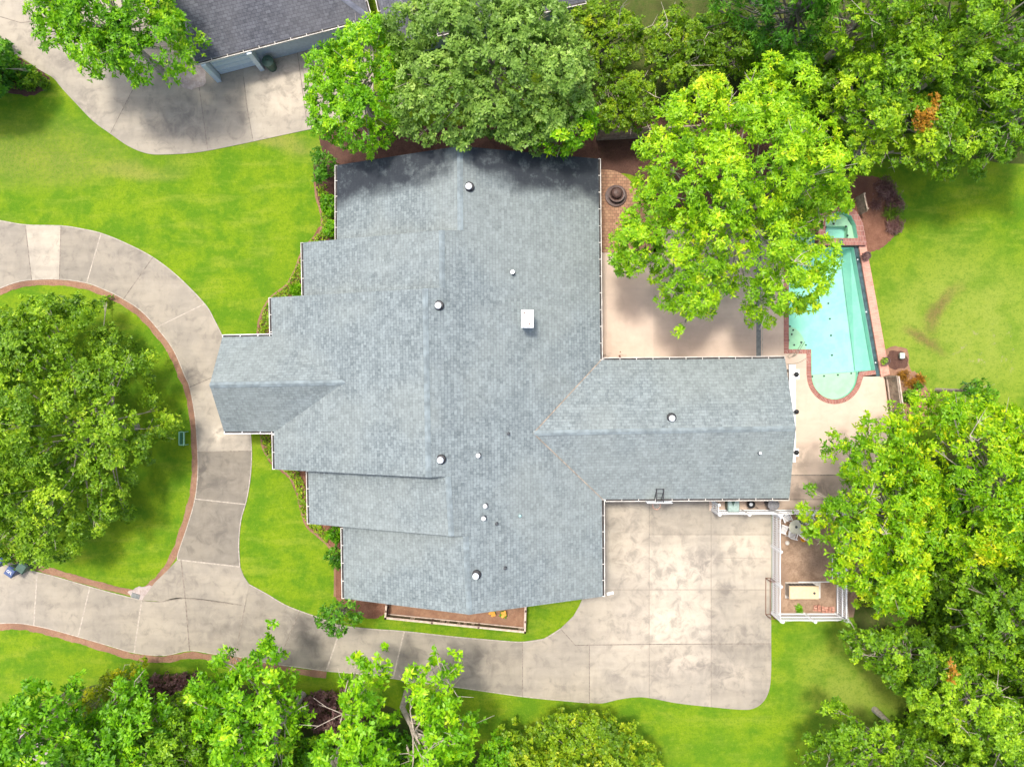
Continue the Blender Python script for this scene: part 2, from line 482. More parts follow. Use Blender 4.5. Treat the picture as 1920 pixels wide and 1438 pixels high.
M['lead'] = plain("lead_boot", C(0.05, 0.055, 0.06), 0.6, 0.2)
M['teal_pl'] = plain("teal_plastic", C(0.35, 0.75, 0.72), 0.5, 0.1)
M['brickc'] = m_brick("coping_brick", C(0.34, 0.135, 0.10), C(0.25, 0.085, 0.07), C(0.42, 0.33, 0.28), w=0.1, h=0.35, vec='uv', gap=0.012)
M['walk'] = m_brick("walk_brick", C(0.62, 0.30, 0.22), C(0.52, 0.24, 0.18), C(0.50, 0.38, 0.30), w=0.42, h=0.11, rot=-0.15, gap=0.008)
M['paver'] = m_brick("paver_tan", C(0.42, 0.25, 0.15), C(0.30, 0.16, 0.10), C(0.14, 0.09, 0.06), w=0.26, h=0.20, gap=0.014)
M['tank'] = plain("dark_pool_edge", C(0.035, 0.075, 0.08), 0.25, 0.35, 3.0, spec=0.7)
M['plaster'] = m_tiles()
M['shelf'] = plain("shelf_plaster", C(0.48, 0.60, 0.42), 0.6, 0.08, 2)
M['water'] = m_water()
M['mulch'] = m_mulch("red_mulch", C(0.17, 0.08, 0.05), C(0.25, 0.125, 0.08), C(0.09, 0.04, 0.03))
M['mulch_dark'] = m_mulch("dark_mulch", C(0.085, 0.045, 0.035), C(0.14, 0.075, 0.055), C(0.035, 0.02, 0.018))
M['mulch_tan'] = m_mulch("pale_mulch", C(0.25, 0.135, 0.085), C(0.33, 0.20, 0.125), C(0.13, 0.07, 0.05))
M['dirt'] = m_mulch("bare_dirt", C(0.25, 0.165, 0.11), C(0.40, 0.28, 0.19), C(0.13, 0.085, 0.07))
M['edging'] = m_mulch("brick_edging", C(0.24, 0.13, 0.08), C(0.30, 0.175, 0.11), C(0.14, 0.075, 0.05))
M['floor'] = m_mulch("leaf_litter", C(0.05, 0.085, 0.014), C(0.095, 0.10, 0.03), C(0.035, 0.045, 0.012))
M['wood'] = plain("weathered_wood", C(0.30, 0.235, 0.175), 0.85, 0.35, 4)
M['wood_brown'] = plain("brown_wood", C(0.13, 0.085, 0.065), 0.85, 0.35, 5)
M['wood_pale'] = plain("pale_wood", C(0.52, 0.42, 0.34), 0.8, 0.2, 5)
M['rust'] = plain("rusty_steel", C(0.16, 0.07, 0.04), 0.8, 0.4, 8)
M['iron'] = plain("brown_iron", C(0.10, 0.06, 0.05), 0.5, 0.3, 5)
M['beige'] = plain("beige_paint", C(0.66, 0.50, 0.30), 0.5, 0.06)
M['beige_d'] = plain("grey_louvre", C(0.33, 0.29, 0.24), 0.6, 0.1)
M['greenb'] = plain("grey_green_plastic", C(0.30, 0.40, 0.36), 0.5, 0.12)
M['greend'] = plain("dark_green_plastic", C(0.05, 0.10, 0.07), 0.5, 0.15)
M['grey_pl'] = plain("dark_grey_plastic", C(0.075, 0.075, 0.08), 0.5, 0.2)
M['grey_lid'] = plain("grey_lid", C(0.20, 0.195, 0.20), 0.5, 0.15)
M['blue'] = plain("navy_plastic", C(0.055, 0.085, 0.19), 0.45, 0.15)
M['orange'] = plain("orange_rim", C(0.62, 0.28, 0.18), 0.5, 0.1)
M['yellow'] = plain("yellow_plastic", C(0.70, 0.36, 0.02), 0.5, 0.1)
M['benchg'] = plain("seafoam_paint", C(0.26, 0.52, 0.36), 0.5, 0.1)
M['benchd'] = plain("dark_teal_slat", C(0.03, 0.14, 0.09), 0.6, 0.1)
M['tabletop'] = plain("frosted_glass", C(0.48, 0.47, 0.37), 0.25, 0.08)
M['gravel'] = m_mulch("pale_gravel", C(0.33, 0.27, 0.24), C(0.50, 0.43, 0.39), C(0.18, 0.13, 0.11))
M['bark'] = plain("pale_bark", C(0.40, 0.34, 0.28), 0.85, 0.25, 4)
M['bark_grey'] = plain("grey_bark", C(0.17, 0.15, 0.13), 0.9, 0.3, 4)
M['boxg'] = plain("pale_green_box", C(0.45, 0.55, 0.45), 0.5, 0.05)
M['hose'] = plain("grey_hose", C(0.20, 0.22, 0.17), 0.5, 0.1)
M['pink'] = plain("pink_petals", C(0.75, 0.10, 0.25), 0.6, 0.2)
M['flame'] = plain("orange_leaves", C(0.80, 0.36, 0.06), 0.6, 0.2)
M['stone'] = plain("pale_stone", C(0.60, 0.56, 0.50), 0.8, 0.15)

def leafset(name, dark, mid, lite, tip, **k):
    return m_leaf(name, [(0.0, dark), (0.4, mid), (0.75, lite), (1.0, tip)], **k)
G = {}
G['bright'] = leafset("leaves_bright", C(0.071, 0.220, 0.006), C(0.158, 0.403, 0.006), C(0.317, 0.597, 0.010), C(0.570, 0.750, 0.020))
G['lime'] = leafset("leaves_lime", C(0.095, 0.247, 0.008), C(0.238, 0.480, 0.010), C(0.444, 0.675, 0.013), C(0.729, 0.750, 0.030))
G['sage'] = m_leaf('leaves_sage', [(0.0, C(0.099, 0.191, 0.029)), (.4, C(0.198, 0.348, 0.052)), (.75, C(0.330, 0.510, 0.090)), (1.0, C(0.502, 0.650, 0.153))])
G['olive'] = m_leaf('leaves_olive', [(0.0, C(0.073, 0.157, 0.009)), (.4, C(0.165, 0.313, 0.011)), (.75, C(0.317, 0.464, 0.014)), (1.0, C(0.528, 0.580, 0.027))])
G['oak'] = m_leaf('leaves_oak', [(0.0, C(0.066, 0.151, 0.011)), (.4, C(0.158, 0.313, 0.013)), (.75, C(0.310, 0.499, 0.018)), (1.0, C(0.528, 0.673, 0.041))])
G['deep'] = leafset("leaves_deep", C(0.024, 0.097, 0.008), C(0.055, 0.195, 0.010), C(0.119, 0.325, 0.013), C(0.222, 0.442, 0.030))
G['gold'] = leafset("leaves_gold", C(0.095, 0.260, 0.006), C(0.238, 0.480, 0.006), C(0.507, 0.650, 0.008), C(0.800, 0.727, 0.020))
G['yellow'] = leafset("leaves_yellowgreen", C(0.111, 0.182, 0.006), C(0.253, 0.350, 0.008), C(0.507, 0.545, 0.012), C(0.792, 0.650, 0.020))
G['plum'] = leafset("leaves_plum", C(0.10, 0.045, 0.045), C(0.20, 0.10, 0.095), C(0.30, 0.17, 0.155), C(0.40, 0.26, 0.22))
G['dead'] = leafset("leaves_dead", C(0.22, 0.12, 0.02), C(0.42, 0.20, 0.02), C(0.55, 0.30, 0.03), C(0.50, 0.46, 0.05))
G['wood'] = m_leaf('leaves_wood', [(0.0, C(0.066, 0.157, 0.009)), (.4, C(0.158, 0.336, 0.011)), (.75, C(0.317, 0.522, 0.014)), (1.0, C(0.528, 0.696, 0.027))])

# ------------------------------------------------------------------ ground, drives, beds
def px3(pts, z=0.0): return [P(x, y, z) for x, y in pts]

POOL_HOLE = [(1470, 429), (1532, 429), (1534, 392), (1620, 392), (1624, 458), (1668, 703), (1612, 706), (1611, 730), (1585, 754), (1563, 758), (1540, 752), (1514, 722), (1510, 665), (1470, 662)]
# exact outlines (photo pixels, ground level)
arc = [(1565 + 43.5 * math.cos(a), 703 + 46 * math.sin(a)) for a in [math.radians(d) for d in range(0, 181, 12)]]
W_IN = [(1479, 438), (1527, 438), (1527, 464), (1601, 464), (1641, 694), (1608.5, 697)] + arc + [(1521, 655), (1479, 655)]
arc2 = [(1565 + 52 * math.cos(a), 703 + 54.5 * math.sin(a)) for a in [math.radians(d) for d in range(12, 169, 12)]]
W_OUT = [(1470, 430), (1530, 430), (1530, 398), (1560, 392), (1600, 396), (1617, 420), (1623, 455), (1668, 702), (1652, 706), (1619, 706)] + arc2 + [(1513, 665), (1512, 663), (1470, 663)]

g = MB()
S = 160
outer = [(-S, -S, 0), (S, -S, 0), (S, S, 0), (-S, S, 0)]
g.poly(outer, 0, holes=[[tuple(p) for p in px3(W_OUT, 0)]])
tag(g.build("ground", M['grass']), kind="structure")

def near(line, p):
    return min(range(len(line)), key=lambda i: (line[i][0] - p[0]) ** 2 + (line[i][1] - p[1]) ** 2)

DZ = 0.035
drive = MB()
def panel(pts, tone): drive.slab(px3(pts, DZ), 0.06, 0, tone)
def joint(pts, w=0.04, mat=1, dz=0.004):
    drive.strip([P(x, y, 0) for x, y in pts], w, DZ + dz, mat)
def strip_panels(outer, inner, cuts, tones):
    O = smooth(outer, 8); I = smooth(inner, 8)
    io = [near(O, c[0]) for c in cuts]; ii = [near(I, c[1]) for c in cuts]
    for k in range(len(cuts) - 1):
        a, b = sorted((io[k], io[k + 1])); c, d = sorted((ii[k], ii[k + 1]))
        panel(O[a:b + 1] + I[c:d + 1][::-1], tones[k])
    return O, I, io, ii

LO = [(-60, 404), (0, 414), (48, 422), (115, 424), (150, 429), (190, 438), (235, 456), (287, 483), (335, 520), (384, 570), (402, 600), (418, 632), (440, 690), (462, 750), (470, 812), (472, 850), (470, 890), (463, 935), (452, 975), (448, 1020), (450, 1062)]
LI = [(-60, 566), (0, 541), (30, 530), (60, 525), (112, 524), (163, 531), (200, 545), (232, 561), (265, 583), (294, 614), (325, 655), (347, 705), (356, 726), (366, 780), (371, 847), (371, 890), (366, 935), (352, 985), (335, 1035), (333, 1049)]
cuts = [((-60, 404), (-60, 566)), ((48, 422), (62, 524)), ((115, 424), (112, 524)), ((190, 438), (163, 531)), ((287, 483), (232, 561)), ((384, 570), (294, 614)), ((440, 690), (356, 726)), ((471, 847), (371, 847)), ((461, 945), (366, 935)), ((450, 1062), (333, 1049))]
O, I, io, ii = strip_panels(LO, LI, cuts, [.48, .80, .40, .46, .50, .52, .66, .26, .28])
for k, m in zip(range(1, 9), (1, 1, 2, 1, 2, 1, 1, 2)):
    joint([O[io[k]], I[ii[k]]], 0.07 if m == 2 else 0.06, m)
panel([(333, 1049), (340, 1050), (347, 1120), (300, 1127), (266, 1125), (290, 1092), (313, 1070)], .50)
panel([(340, 1050), (450, 1062), (457, 1080), (467, 1095), (460, 1134), (347, 1120)], .52)
joint([(335, 1049), (450, 1062)], 0.09, 2); joint([(340, 1050), (348, 1122), (356, 1219)], 0.08, 1); joint([(266, 1126), (300, 1128), (347, 1121), (455, 1134)], 0.05, 1)
TO = [(-60, 1000), (-20, 1010), (0, 1024), (20, 1052), (52, 1067), (105, 1081), (156, 1096), (210, 1111), (266, 1125), (300, 1127), (347, 1120), (460, 1134)]
TI = [(-60, 1172), (0, 1168), (36, 1168), (64, 1172), (100, 1180), (147, 1193), (202, 1209), (252, 1223), (307, 1228), (356, 1219), (400, 1225), (441, 1229)]
O, I, io, ii = strip_panels(TO, TI, [((-60, 1000), (-60, 1172)), ((72, 1073), (64, 1172)), ((170, 1100), (147, 1193)), ((266, 1125), (252, 1223)), ((347, 1120), (356, 1219)), ((460, 1134), (441, 1229))], [.6, .52, .50, .55, .46])
for k in (1, 2, 3): joint([O[io[k]], I[ii[k]]], 0.09, 2)
joint([(460, 1134), (441, 1229)], 0.06, 1)
BO = [(467, 1095), (500, 1113), (540, 1136), (600, 1158), (641, 1172), (700, 1179), (758, 1183), (850, 1193), (930, 1200), (980, 1203), (1020, 1197), (1051, 1178)]
BI = [(441, 1229), (480, 1238), (520, 1245), (560, 1250), (612, 1257), (680, 1263), (737, 1271), (860, 1288), (980, 1305), (1050, 1312), (1105, 1317)]
O, I, io, ii = strip_panels(BO, BI, [((467, 1095), (441, 1229)), ((558, 1146), (520, 1245)), ((641, 1172), (612, 1257)), ((758, 1183), (737, 1271)), ((980, 1203), (980, 1305))], [.42, .36, .5, .42])
for k, m in zip((1, 2, 3, 4), (1, 2, 2, 1)): joint([O[io[k]], I[ii[k]]], 0.10 if m == 2 else 0.05, m)
panel([(980, 1203), (1020, 1197), (1051, 1178), (1079, 1209), (1105, 1209), (1105, 1317), (1050, 1312), (980, 1305)], .56)
joint([(1051, 1178), (1079, 1209), (1217, 1207), (1446, 1206)], 0.06, 1); joint([(1105, 1209), (1105, 1317)], 0.06, 1)
lawnc = [(1092, 1122), (1086, 1136), (1075, 1155), (1051, 1178)]
panel([(1092, 1105), (1217, 1105), (1217, 1207), (1079, 1209)] + lawnc[::-1], .62)
for x0, x1, y0, y1, tn in ((1100, 1217, 925, 1105, .66), (1217, 1333, 925, 1002, .58), (1217, 1333, 1002, 1105, .74), (1217, 1333, 1105, 1207, .74), (1333, 1446, 925, 1002, .60), (1333, 1446, 1002, 1105, .70), (1333, 1446, 1105, 1207, .58)):
    panel([(x0, y0), (x1, y0), (x1, y1), (x0, y1)], tn)
b1 = smooth([(1105, 1317), (1130, 1318), (1160, 1311), (1190, 1307), (1217, 1308), (1270, 1318), (1333, 1325), (1390, 1330), (1415, 1327), (1433, 1313), (1443, 1290), (1446, 1255), (1446, 1206)], 5)
i217 = near(b1, (1217, 1308)); i333 = near(b1, (1333, 1325))
panel(b1[:i217 + 1] + [(1217, 1207), (1105, 1208)], .66)
panel(b1[i217:i333 + 1] + [(1333, 1207), (1217, 1207)], .60)
panel(b1[i333:] + [(1333, 1207)], .50)
for l in ([(1217, 925), (1217, 1308)], [(1333, 925), (1333, 1325)], [(1100, 1105), (1446, 1105)], [(1217, 1002), (1446, 1002)]):
    joint(l, 0.03, 1)
joint([(1336, 1045), (1446, 1047)], 0.02, 1)
rim = lambda L, side: joint([(x, y) for x, y in L], 0.05, 2, 0.003)
for e_ in (smooth(LO[:12], 8), smooth(LO[14:], 8), smooth(LI, 8), smooth(BO, 8), smooth(TO[2:9], 8), smooth(BI, 8), smooth(TI, 8)):
    cx_ = sum(p[0] for p in e_) / len(e_); e_ = [(x, y) for x, y in e_]
    joint(e_, 0.06, 2, 0.002)
drive_o = drive.build("driveway", [M['conc'], M['joint_dark'], M['joint_light']])
tag(drive_o, kind="structure")

# neighbour's drive
nd = MB()
nedge = smooth([(0, 97), (15, 98), (45, 112), (75, 132), (100, 147), (115, 165), (140, 192), (175, 228), (208, 252), (240, 274), (275, 288), (310, 290), (370, 286), (440, 273), (510, 258), (580, 243), (680, 222)], 6)
def npanel(pts, tone): nd.slab(px3(pts, DZ), 0.06, 0, tone)
na = near(nedge, (208, 252)); nb = near(nedge, (390, 283)); nc = near(nedge, (475, 266)); ne = near(nedge, (578, 243))
npanel([(-60, -80), (300, -80), (300, 60), (250, 168)] + nedge[:na + 1][::-1] + [(-60, 97)], .64)
npanel([(250, 168), (300, 60), (373, 100), (373, 158)] + nedge[na:nb + 1][::-1], .55)
npanel([(373, 158), (373, 100), (457, 80), (457, 145)] + nedge[nb:nc + 1][::-1], .52)
npanel([(457, 145), (457, 80), (560, 60), (560, 95)] + nedge[nc:ne + 1][::-1], .66)
npanel([(560, 95), (560, 60), (700, 30), (700, 200)] + nedge[ne:][::-1], .66)
for l in ([(250, 168), (208, 250)], [(373, 158), (390, 281)], [(457, 145), (463, 200), (475, 265)], [(557, 92), (577, 240)], [(470, 113), (590, 88)], [(0, 32), (40, 44), (70, 40)]):
    nd.strip([P(x, y) for x, y in l], 0.05, DZ + 0.004, 1)
tag(nd.build("neighbor_driveway", [M['conc'], M['joint_dark']]), kind="structure")

def bed(name, pts, mat, z=0.012, sm=5, closed=True):
    b = MB(); q = smooth(pts, sm + 3, True) if sm else pts
    if sm:
        r = random.Random(len(pts)); q = [(x + r.uniform(-1.6, 1.6), y + r.uniform(-1.6, 1.6)) for x, y in q]
    b.poly(px3(q, z), 0)
    return tag(b.build(name, mat), kind="structure")
def ribbon(name, pts, w, mat, z=0.016, wob=0.12):
    b = MB(); L = smooth(pts, 10)
    r = random.Random(len(pts))
    ws = [w * (1 + wob * math.sin(i * 0.7) + r.uniform(-wob, wob)) for i in range(len(L))]
    b.strip([P(x, y) for x, y in L], ws, z)
    return tag(b.build(name, mat), kind="structure")

isl = [(x - (4 if x > 200 else 0), y + 4) for x, y in LI[1:]]
ribbon("mulch_strip", [(-60, 572), (0, 547), (30, 536), (60, 530), (112, 530), (160, 537), (198, 551), (230, 567), (262, 589), (290, 619), (320, 659), (341, 708), (351, 730), (361, 783), (365, 847), (365, 890), (360, 933), (346, 983), (328, 1035), (305, 1075), (285, 1095), (262, 1112)], 0.42, M['mulch_tan'], 0.014)
ribbon("mulch_strip", [(-30, 1000), (5, 1020), (25, 1046), (52, 1059), (105, 1073), (156, 1088), (212, 1103), (262, 1114)], 0.42, M['mulch_tan'], 0.018)
ribbon("mulch_strip", [(-60, 1181), (0, 1175), (36, 1174), (64, 1178), (100, 1187), (147, 1200), (202, 1217), (252, 1231), (307, 1236), (356, 1228), (400, 1233), (441, 1238), (520, 1253), (612, 1265)], 0.45, M['mulch_tan'], 0.014)
bed("mulch_patch", [(240, 1112), (262, 1100), (290, 1100), (268, 1126)], M['gravel'], 0.022, 3)

# beds round the house
bed("shrub_bed", [(592, 300), (640, 290), (640, 460), (598, 455), (604, 420), (602, 395), (594, 368)], M['mulch_dark'], 0.010, 3)
bed("shrub_bed", [(603, 425), (640, 440), (640, 560), (520, 620), (486, 640), (486, 600), (505, 568), (540, 535), (556, 505), (568, 470), (585, 448)], M['mulch'], 0.008, 3)
bed("shrub_bed", [(490, 800), (560, 800), (660, 1000), (660, 1120), (630, 1120), (626, 1045), (612, 1020), (580, 992), (564, 960), (556, 925), (538, 893), (510, 872), (494, 838)], M['mulch'], 0.008, 3)
gc1 = [[(590, 335), (593, 368), (601, 395), (604, 418), (598, 440), (584, 450), (566, 474), (553, 508), (537, 535), (510, 556), (496, 576), (486, 602), (482, 640)],
       [(489, 800), (493, 838), (512, 868), (538, 887), (556, 918), (565, 952), (574, 984), (594, 1003), (615, 1022), (627, 1046), (628, 1118)]]
for k, L in enumerate(gc1):
    ribbon("brick_edging", L, 0.15, M['edging'], 0.03)
bed("mulch_bed", [(640, 1110), (730, 1115), (722, 1150), (690, 1158), (655, 1140)], M['mulch'], 0.010, 3)
bed("planter_soil", [(726, 1100), (990, 1100), (986, 1178), (726, 1152)], M['mulch_tan'], 0.03, 0)
# back garden
bed("mulch_bed", [(1060, 225), (1250, 215), (1420, 170), (1440, 380), (1200, 420), (1190, 380), (1190, 330), (1115, 325), (1060, 300)], M['mulch_dark'], 0.010, 3)
bed("island_bed", [(1560, 330), (1600, 330), (1640, 332), (1672, 350), (1686, 385), (1686, 420), (1672, 448), (1648, 468), (1622, 468), (1600, 400)], M['mulch'], 0.010, 4)
bed("garden_bed", [(1662, 655), (1700, 655), (1706, 690), (1722, 702), (1742, 735), (1760, 790), (1700, 800), (1662, 760), (1658, 705)], M['mulch_tan'], 0.010, 4)
bed("garden_bed", [(1668, 660), (1696, 662), (1700, 688), (1668, 690)], M['mulch_dark'], 0.014, 3)
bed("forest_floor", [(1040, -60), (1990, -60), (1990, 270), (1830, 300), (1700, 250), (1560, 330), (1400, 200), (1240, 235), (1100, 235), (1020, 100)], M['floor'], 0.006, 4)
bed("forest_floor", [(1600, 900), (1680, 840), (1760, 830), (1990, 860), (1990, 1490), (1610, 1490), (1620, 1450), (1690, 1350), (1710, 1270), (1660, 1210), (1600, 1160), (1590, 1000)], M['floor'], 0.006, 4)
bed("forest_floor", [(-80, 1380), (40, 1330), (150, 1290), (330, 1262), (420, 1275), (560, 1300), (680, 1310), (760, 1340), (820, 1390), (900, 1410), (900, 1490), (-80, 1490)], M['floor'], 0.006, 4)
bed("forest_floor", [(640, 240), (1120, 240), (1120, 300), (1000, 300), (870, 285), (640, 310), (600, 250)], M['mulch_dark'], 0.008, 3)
bed("roadside_bed", [(-60, 100), (20, 104), (60, 122), (92, 146), (88, 165), (60, 180), (20, 176), (-60, 165)], M['mulch_dark'], 0.012, 4)
bed("gravel_patch", [(330, 130), (375, 118), (384, 158), (345, 166)], M['gravel'], 0.05, 3)
bed("neighbor_yard", [(-80, 1370), (40, 1365), (90, 1400), (110, 1560), (-80, 1560)], M['gravel'], 0.03, 0)

# patios
pt = MB()
DK = 0.045
def ppanel(pts, tone, m=0): pt.slab(px3(pts, DK), 0.06, m, tone)
ppanel([(1100, 474), (1225, 474), (1225, 690), (1100, 690)], .66)
ppanel([(1225, 430), (1418, 430), (1418, 690), (1225, 690)], .58)
ppanel([(1418, 430), (1427, 430), (1427, 690), (1418, 690)], .5, 1)
ppanel([(1427, 430), (1470, 430), (1470, 663), (1512, 663), (1512, 690), (1427, 690)], .56)
curve = [p for p in W_OUT if p[1] >= 700 and p[0] < 1625 and p[0] > 1512]
ppanel([(1427, 690), (1512, 690), (1513, 703)] + curve[::-1] + [(1651, 706), (1658, 706), (1663, 749), (1672, 800), (1640, 890), (1400, 890), (1400, 690)], .66)
pt.slab(px3([(1512, 663), (1513, 663), (1513, 703), (1512, 690)], DK), .06, 0, .6)
ppanel([(1400, 890), (1640, 890), (1630, 957), (1400, 957)], .34)
ppanel([(1330, 925), (1400, 925), (1400, 957), (1330, 957)], .60)
pt.strip([P(1400, 890.5), P(1640, 890.5)], 0.07, DK + 0.004, 2); pt.strip([P(1480, 936), P(1640, 936)], 0.05, DK + 0.004, 2)
pt.strip([P(1429.5, 430), P(1429.5, 690)], 0.05, DK + 0.004, 3)
tag(pt.build("patio", [M['patio'], M['drain'], M['joint_dark'], M['joint_light']]), kind="structure")
pv = MB()
pv.slab(px3(smooth([(1110, 318), (1150, 320), (1175, 333), (1190, 350), (1215, 380), (1240, 410)], 4) + [(1240, 473.5), (1110, 473.5)], DK), 0.06)
tag(pv.build("paver_terrace", M['paver']), kind="structure")
bed("bare_dirt", [(1449, 957), (1640, 957), (1600, 1157), (1449, 1157)], M['dirt'], 0.012, 0)

# ------------------------------------------------------------------ swimming pool
pool = empty("swimming_pool", P(1560, 590, 0), "turquoise swimming pool with brick coping and a round shallow end", "swimming pool")
cop = MB()
def ringface(A, B, z, mat=0):
    """quads between matching polylines"""
    for i in range(len(A) - 1):
        p, q, r, s_ = P(*A[i], z), P(*A[i + 1], z), P(*B[i + 1], z), P(*B[i], z)
        n = (q - p).cross(r - p)
        f = [p, q, r, s_] if n.z > 0 else [s_, r, q, p]
        cop.face(f, mat)
def coping(A, B, z=0.07, h=0.10):
    for i in range(len(A) - 1):
        a0, a1, b1_, b0 = P(*A[i], z), P(*A[i + 1], z), P(*B[i + 1], z), P(*B[i], z)
        pts = [a0, a1, b1_, b0]
        if (a1 - a0).cross(b1_ - a0).z < 0: pts = pts[::-1]
        cop.face(pts, 0)
        dz = Vector((0, 0, h))
        cop.face([a0, a1, a1 - dz, a0 - dz], 0); cop.face([b0, b1_, b1_ - dz, b0 - dz], 0)
def copuv(o):
    me = o.data
    return o
# runs of coping: each a list of inner / outer points
fullarc = [math.radians(d) for d in range(0, 181, 6)]
inA = [(1641, 694), (1612, 697)] + [(1565 + 43.5 * math.cos(a), 703 + 46 * math.sin(a)) for a in fullarc[1:]] + [(1521, 703), (1521, 680), (1521, 655)]
outA = [(1643, 702), (1619, 705)] + [(1565 + 52 * math.cos(a), 703 + 54.5 * math.sin(a)) for a in fullarc[1:]] + [(1512.5, 703), (1512.5, 680), (1512.5, 663)]
coping(inA, outA)
coping([(1521, 655), (1479, 655)], [(1512.5, 663), (1470, 663)])
coping([(1479, 655), (1479, 438)], [(1470, 663), (1470, 430)])
coping([(1479, 438), (1527, 438)], [(1470, 430), (1527, 430)])
# oriented brick pattern: uv along each run
co = cop.build("coping", M['brickc'], pool)
ul = co.data.uv_layers.new(name="UVMap")
run = 0.0
for pi, p in enumerate(co.data.polygons):
    li = list(p.loop_indices)
    if p.normal.z > 0.5:
        vs = [co.data.vertices[co.data.loops[i].vertex_index].co for i in li]
        # long direction: average of edge (0-1) direction
        cen = sum((v for v in vs), Vector()) / 4
        e = (vs[1] - vs[0]) if (vs[1] - vs[0]).length > 0 else (vs[2] - vs[3])
        e2 = ((vs[1] - vs[0]) + (vs[2] - vs[3])) / 2
        f2 = ((vs[2] - vs[1]) + (vs[3] - vs[0])) / 2
        along = e2 if abs(f2.length - 0.3) < abs(e2.length - 0.3) else f2
        across = f2 if along is e2 else e2
        u_, w_ = along.normalized(), across.normalized()
        for i, v in zip(li, vs):
            co.data.uv_layers[0].data[i].uv = ((v - cen).dot(u_) + run, (v - cen).dot(w_) + 0.175)
        run += along.length * 0.999
    else:
        for i in li:
            v = co.data.vertices[co.data.loops[i].vertex_index].co
            co.data.uv_layers[0].data[i].uv = (v.x + v.y, v.z)
# basin
bs = MB(); dep = -1.5
sh = [p for p in W_IN]
deepo = [(1479, 438), (1527, 438), (1527, 464), (1601, 464), (1641, 694), (1608.5, 697), (1521.5, 703), (1521, 655), (1479, 655)]
bs.poly(px3(deepo, 0) and [Vector((p.x, p.y, dep)) for p in px3(deepo)], 0)
n = len(W_IN)
for i in range(n):
    a, b = P(*W_IN[i]), P(*W_IN[(i + 1) % n])
    bs.face([Vector((a.x, a.y, 0.02)), Vector((b.x, b.y, 0.02)), Vector((b.x, b.y, dep)), Vector((a.x, a.y, dep))], 0)
bs.build("basin", M['plaster'], pool)
sf = MB()
def step_block(pts, ztop, mat=0):
    q = [P(*p) for p in pts]
    q = [Vector((p.x, p.y, ztop)) for p in q]
    sf.slab(q, ztop - dep, mat)
step_block([(1608.3, 697.3)] + [(1565 + 43.3 * math.cos(a), 703 + 45.6 * math.sin(a)) for a in fullarc[1:-1]] + [(1521.6, 702.8)], -0.30)
quarter = [(1479.4, 654.6)] + [(1479.4 + 36 * math.sin(math.radians(a)), 654.6 - 44 * math.cos(math.radians(a))) for a in range(0, 91, 9)]
sf.build("shallow_shelf", M['shelf'], pool); sf = MB()
step_block(quarter, -0.42)
sf.build("corner_seat", M['shelf'], pool); sf = MB()
step_block([(1501, 438.4), (1526.6, 438.4), (1526.6, 463.5), (1501, 463.5)], -0.40)
sf.build("entry_step", M['shelf'], pool)
# slope/ledge along the dark edge
lg = MB()
q0 = [P(1593, 464.3), P(1600.6, 464.3), P(1640.3, 693.6), P(1622, 695.5)]
lg.face([Vector((q0[0].x, q0[0].y, -1.4)), Vector((q0[1].x, q0[1].y, -0.5)), Vector((q0[2].x, q0[2].y, -0.5)), Vector((q0[3].x, q0[3].y, -1.4))][::-1], 0)
lg.build("sloping_ledge", M['plaster'], pool)
wt = MB(); wt.poly([Vector((p.x, p.y, -0.07)) for p in px3(W_IN)], 0)
wt.build("water", M['water'], pool)
# dark vanishing edge wall with a thin sheet of water and a catch basin
ew = MB()
ew.slab(px3([(1601, 458), (1609.5, 458), (1652, 706), (1643, 706), (1641, 694)], -0.02), 1.3)
ew.build("vanishing_edge", M['tank'], pool)
for (x, y) in ((1608, 487), (1624, 585), (1641.5, 680)):
    j = MB(); j.lathe(P(x, y, -0.015), [(0.05, 0.0), (0.05, 0.02), (0, 0.02)], 10)
    j.build("edge_glint", M['metal'], pool)  # glints on the dark edge, put in as small pale discs
for (x, y) in ((1553, 569), (1556, 598), (1558, 629), (1560, 666), (1481, 612), (1487, 619), (1484.5, 627), (1478.5, 638), (1489, 647), (1502, 642), (1511, 647), (1523, 706), (1545, 705), (1571, 703), (1596, 700), (1515, 448), (1519, 454), (1509, 452)):
    z = -0.29 if y > 690 else (-0.41 if (x < 1515 and y > 600) or y < 465 else -1.48)
    j = MB(); j.lathe(P(x, y, z), [(0.065, 0.0), (0.06, 0.03), (0.0, 0.03)], 10)
    j.build("floor_jet", M['black'], pool)
# raised spa
spa = empty("hot_tub", P(1575, 425, 0), "raised turquoise spa with brick rim at the head of the pool", "hot tub")
sw = MB(); zs = 0.42
inner = [(1543, 449), (1543, 412), (1552, 404), (1566, 400), (1580, 401), (1591, 408), (1599, 424), (1603, 449)]
outer_ = [(1530, 462), (1530, 404), (1545, 393), (1566, 388), (1586, 390), (1601, 400), (1612, 420), (1620, 462)]
for i in range(len(inner)):
    j = (i + 1) % len(inner)
    a0, a1, b1_, b0 = P(*inner[i]), P(*inner[j]), P(*outer_[j]), P(*outer_[i])
    up = lambda p, z: Vector((p.x, p.y, z))
    q = [up(a0, zs), up(a1, zs), up(b1_, zs), up(b0, zs)]
    if (q[1] - q[0]).cross(q[2] - q[0]).z < 0: q = q[::-1]
    sw.face(q, 0)
    sw.face([up(a0, zs), up(a1, zs), up(a1, -0.6), up(a0, -0.6)], 1)
    sw.face([up(b0, zs), up(b1_, zs), up(b1_, -0.6), up(b0, -0.6)], 0)
sw.build("brick_rim", [M['brickc'], M['plaster']], spa, uv=True)
f_ = MB(); f_.poly([Vector((P(*p).x, P(*p).y, -0.55)) for p in inner]); f_.build("basin", M['plaster'], spa)
b_ = MB()
b_.slab([Vector((P(*p).x, P(*p).y, -0.05)) for p in [(1590, 449), (1590, 412), (1598, 424), (1602.6, 448.6)]], 0.5)
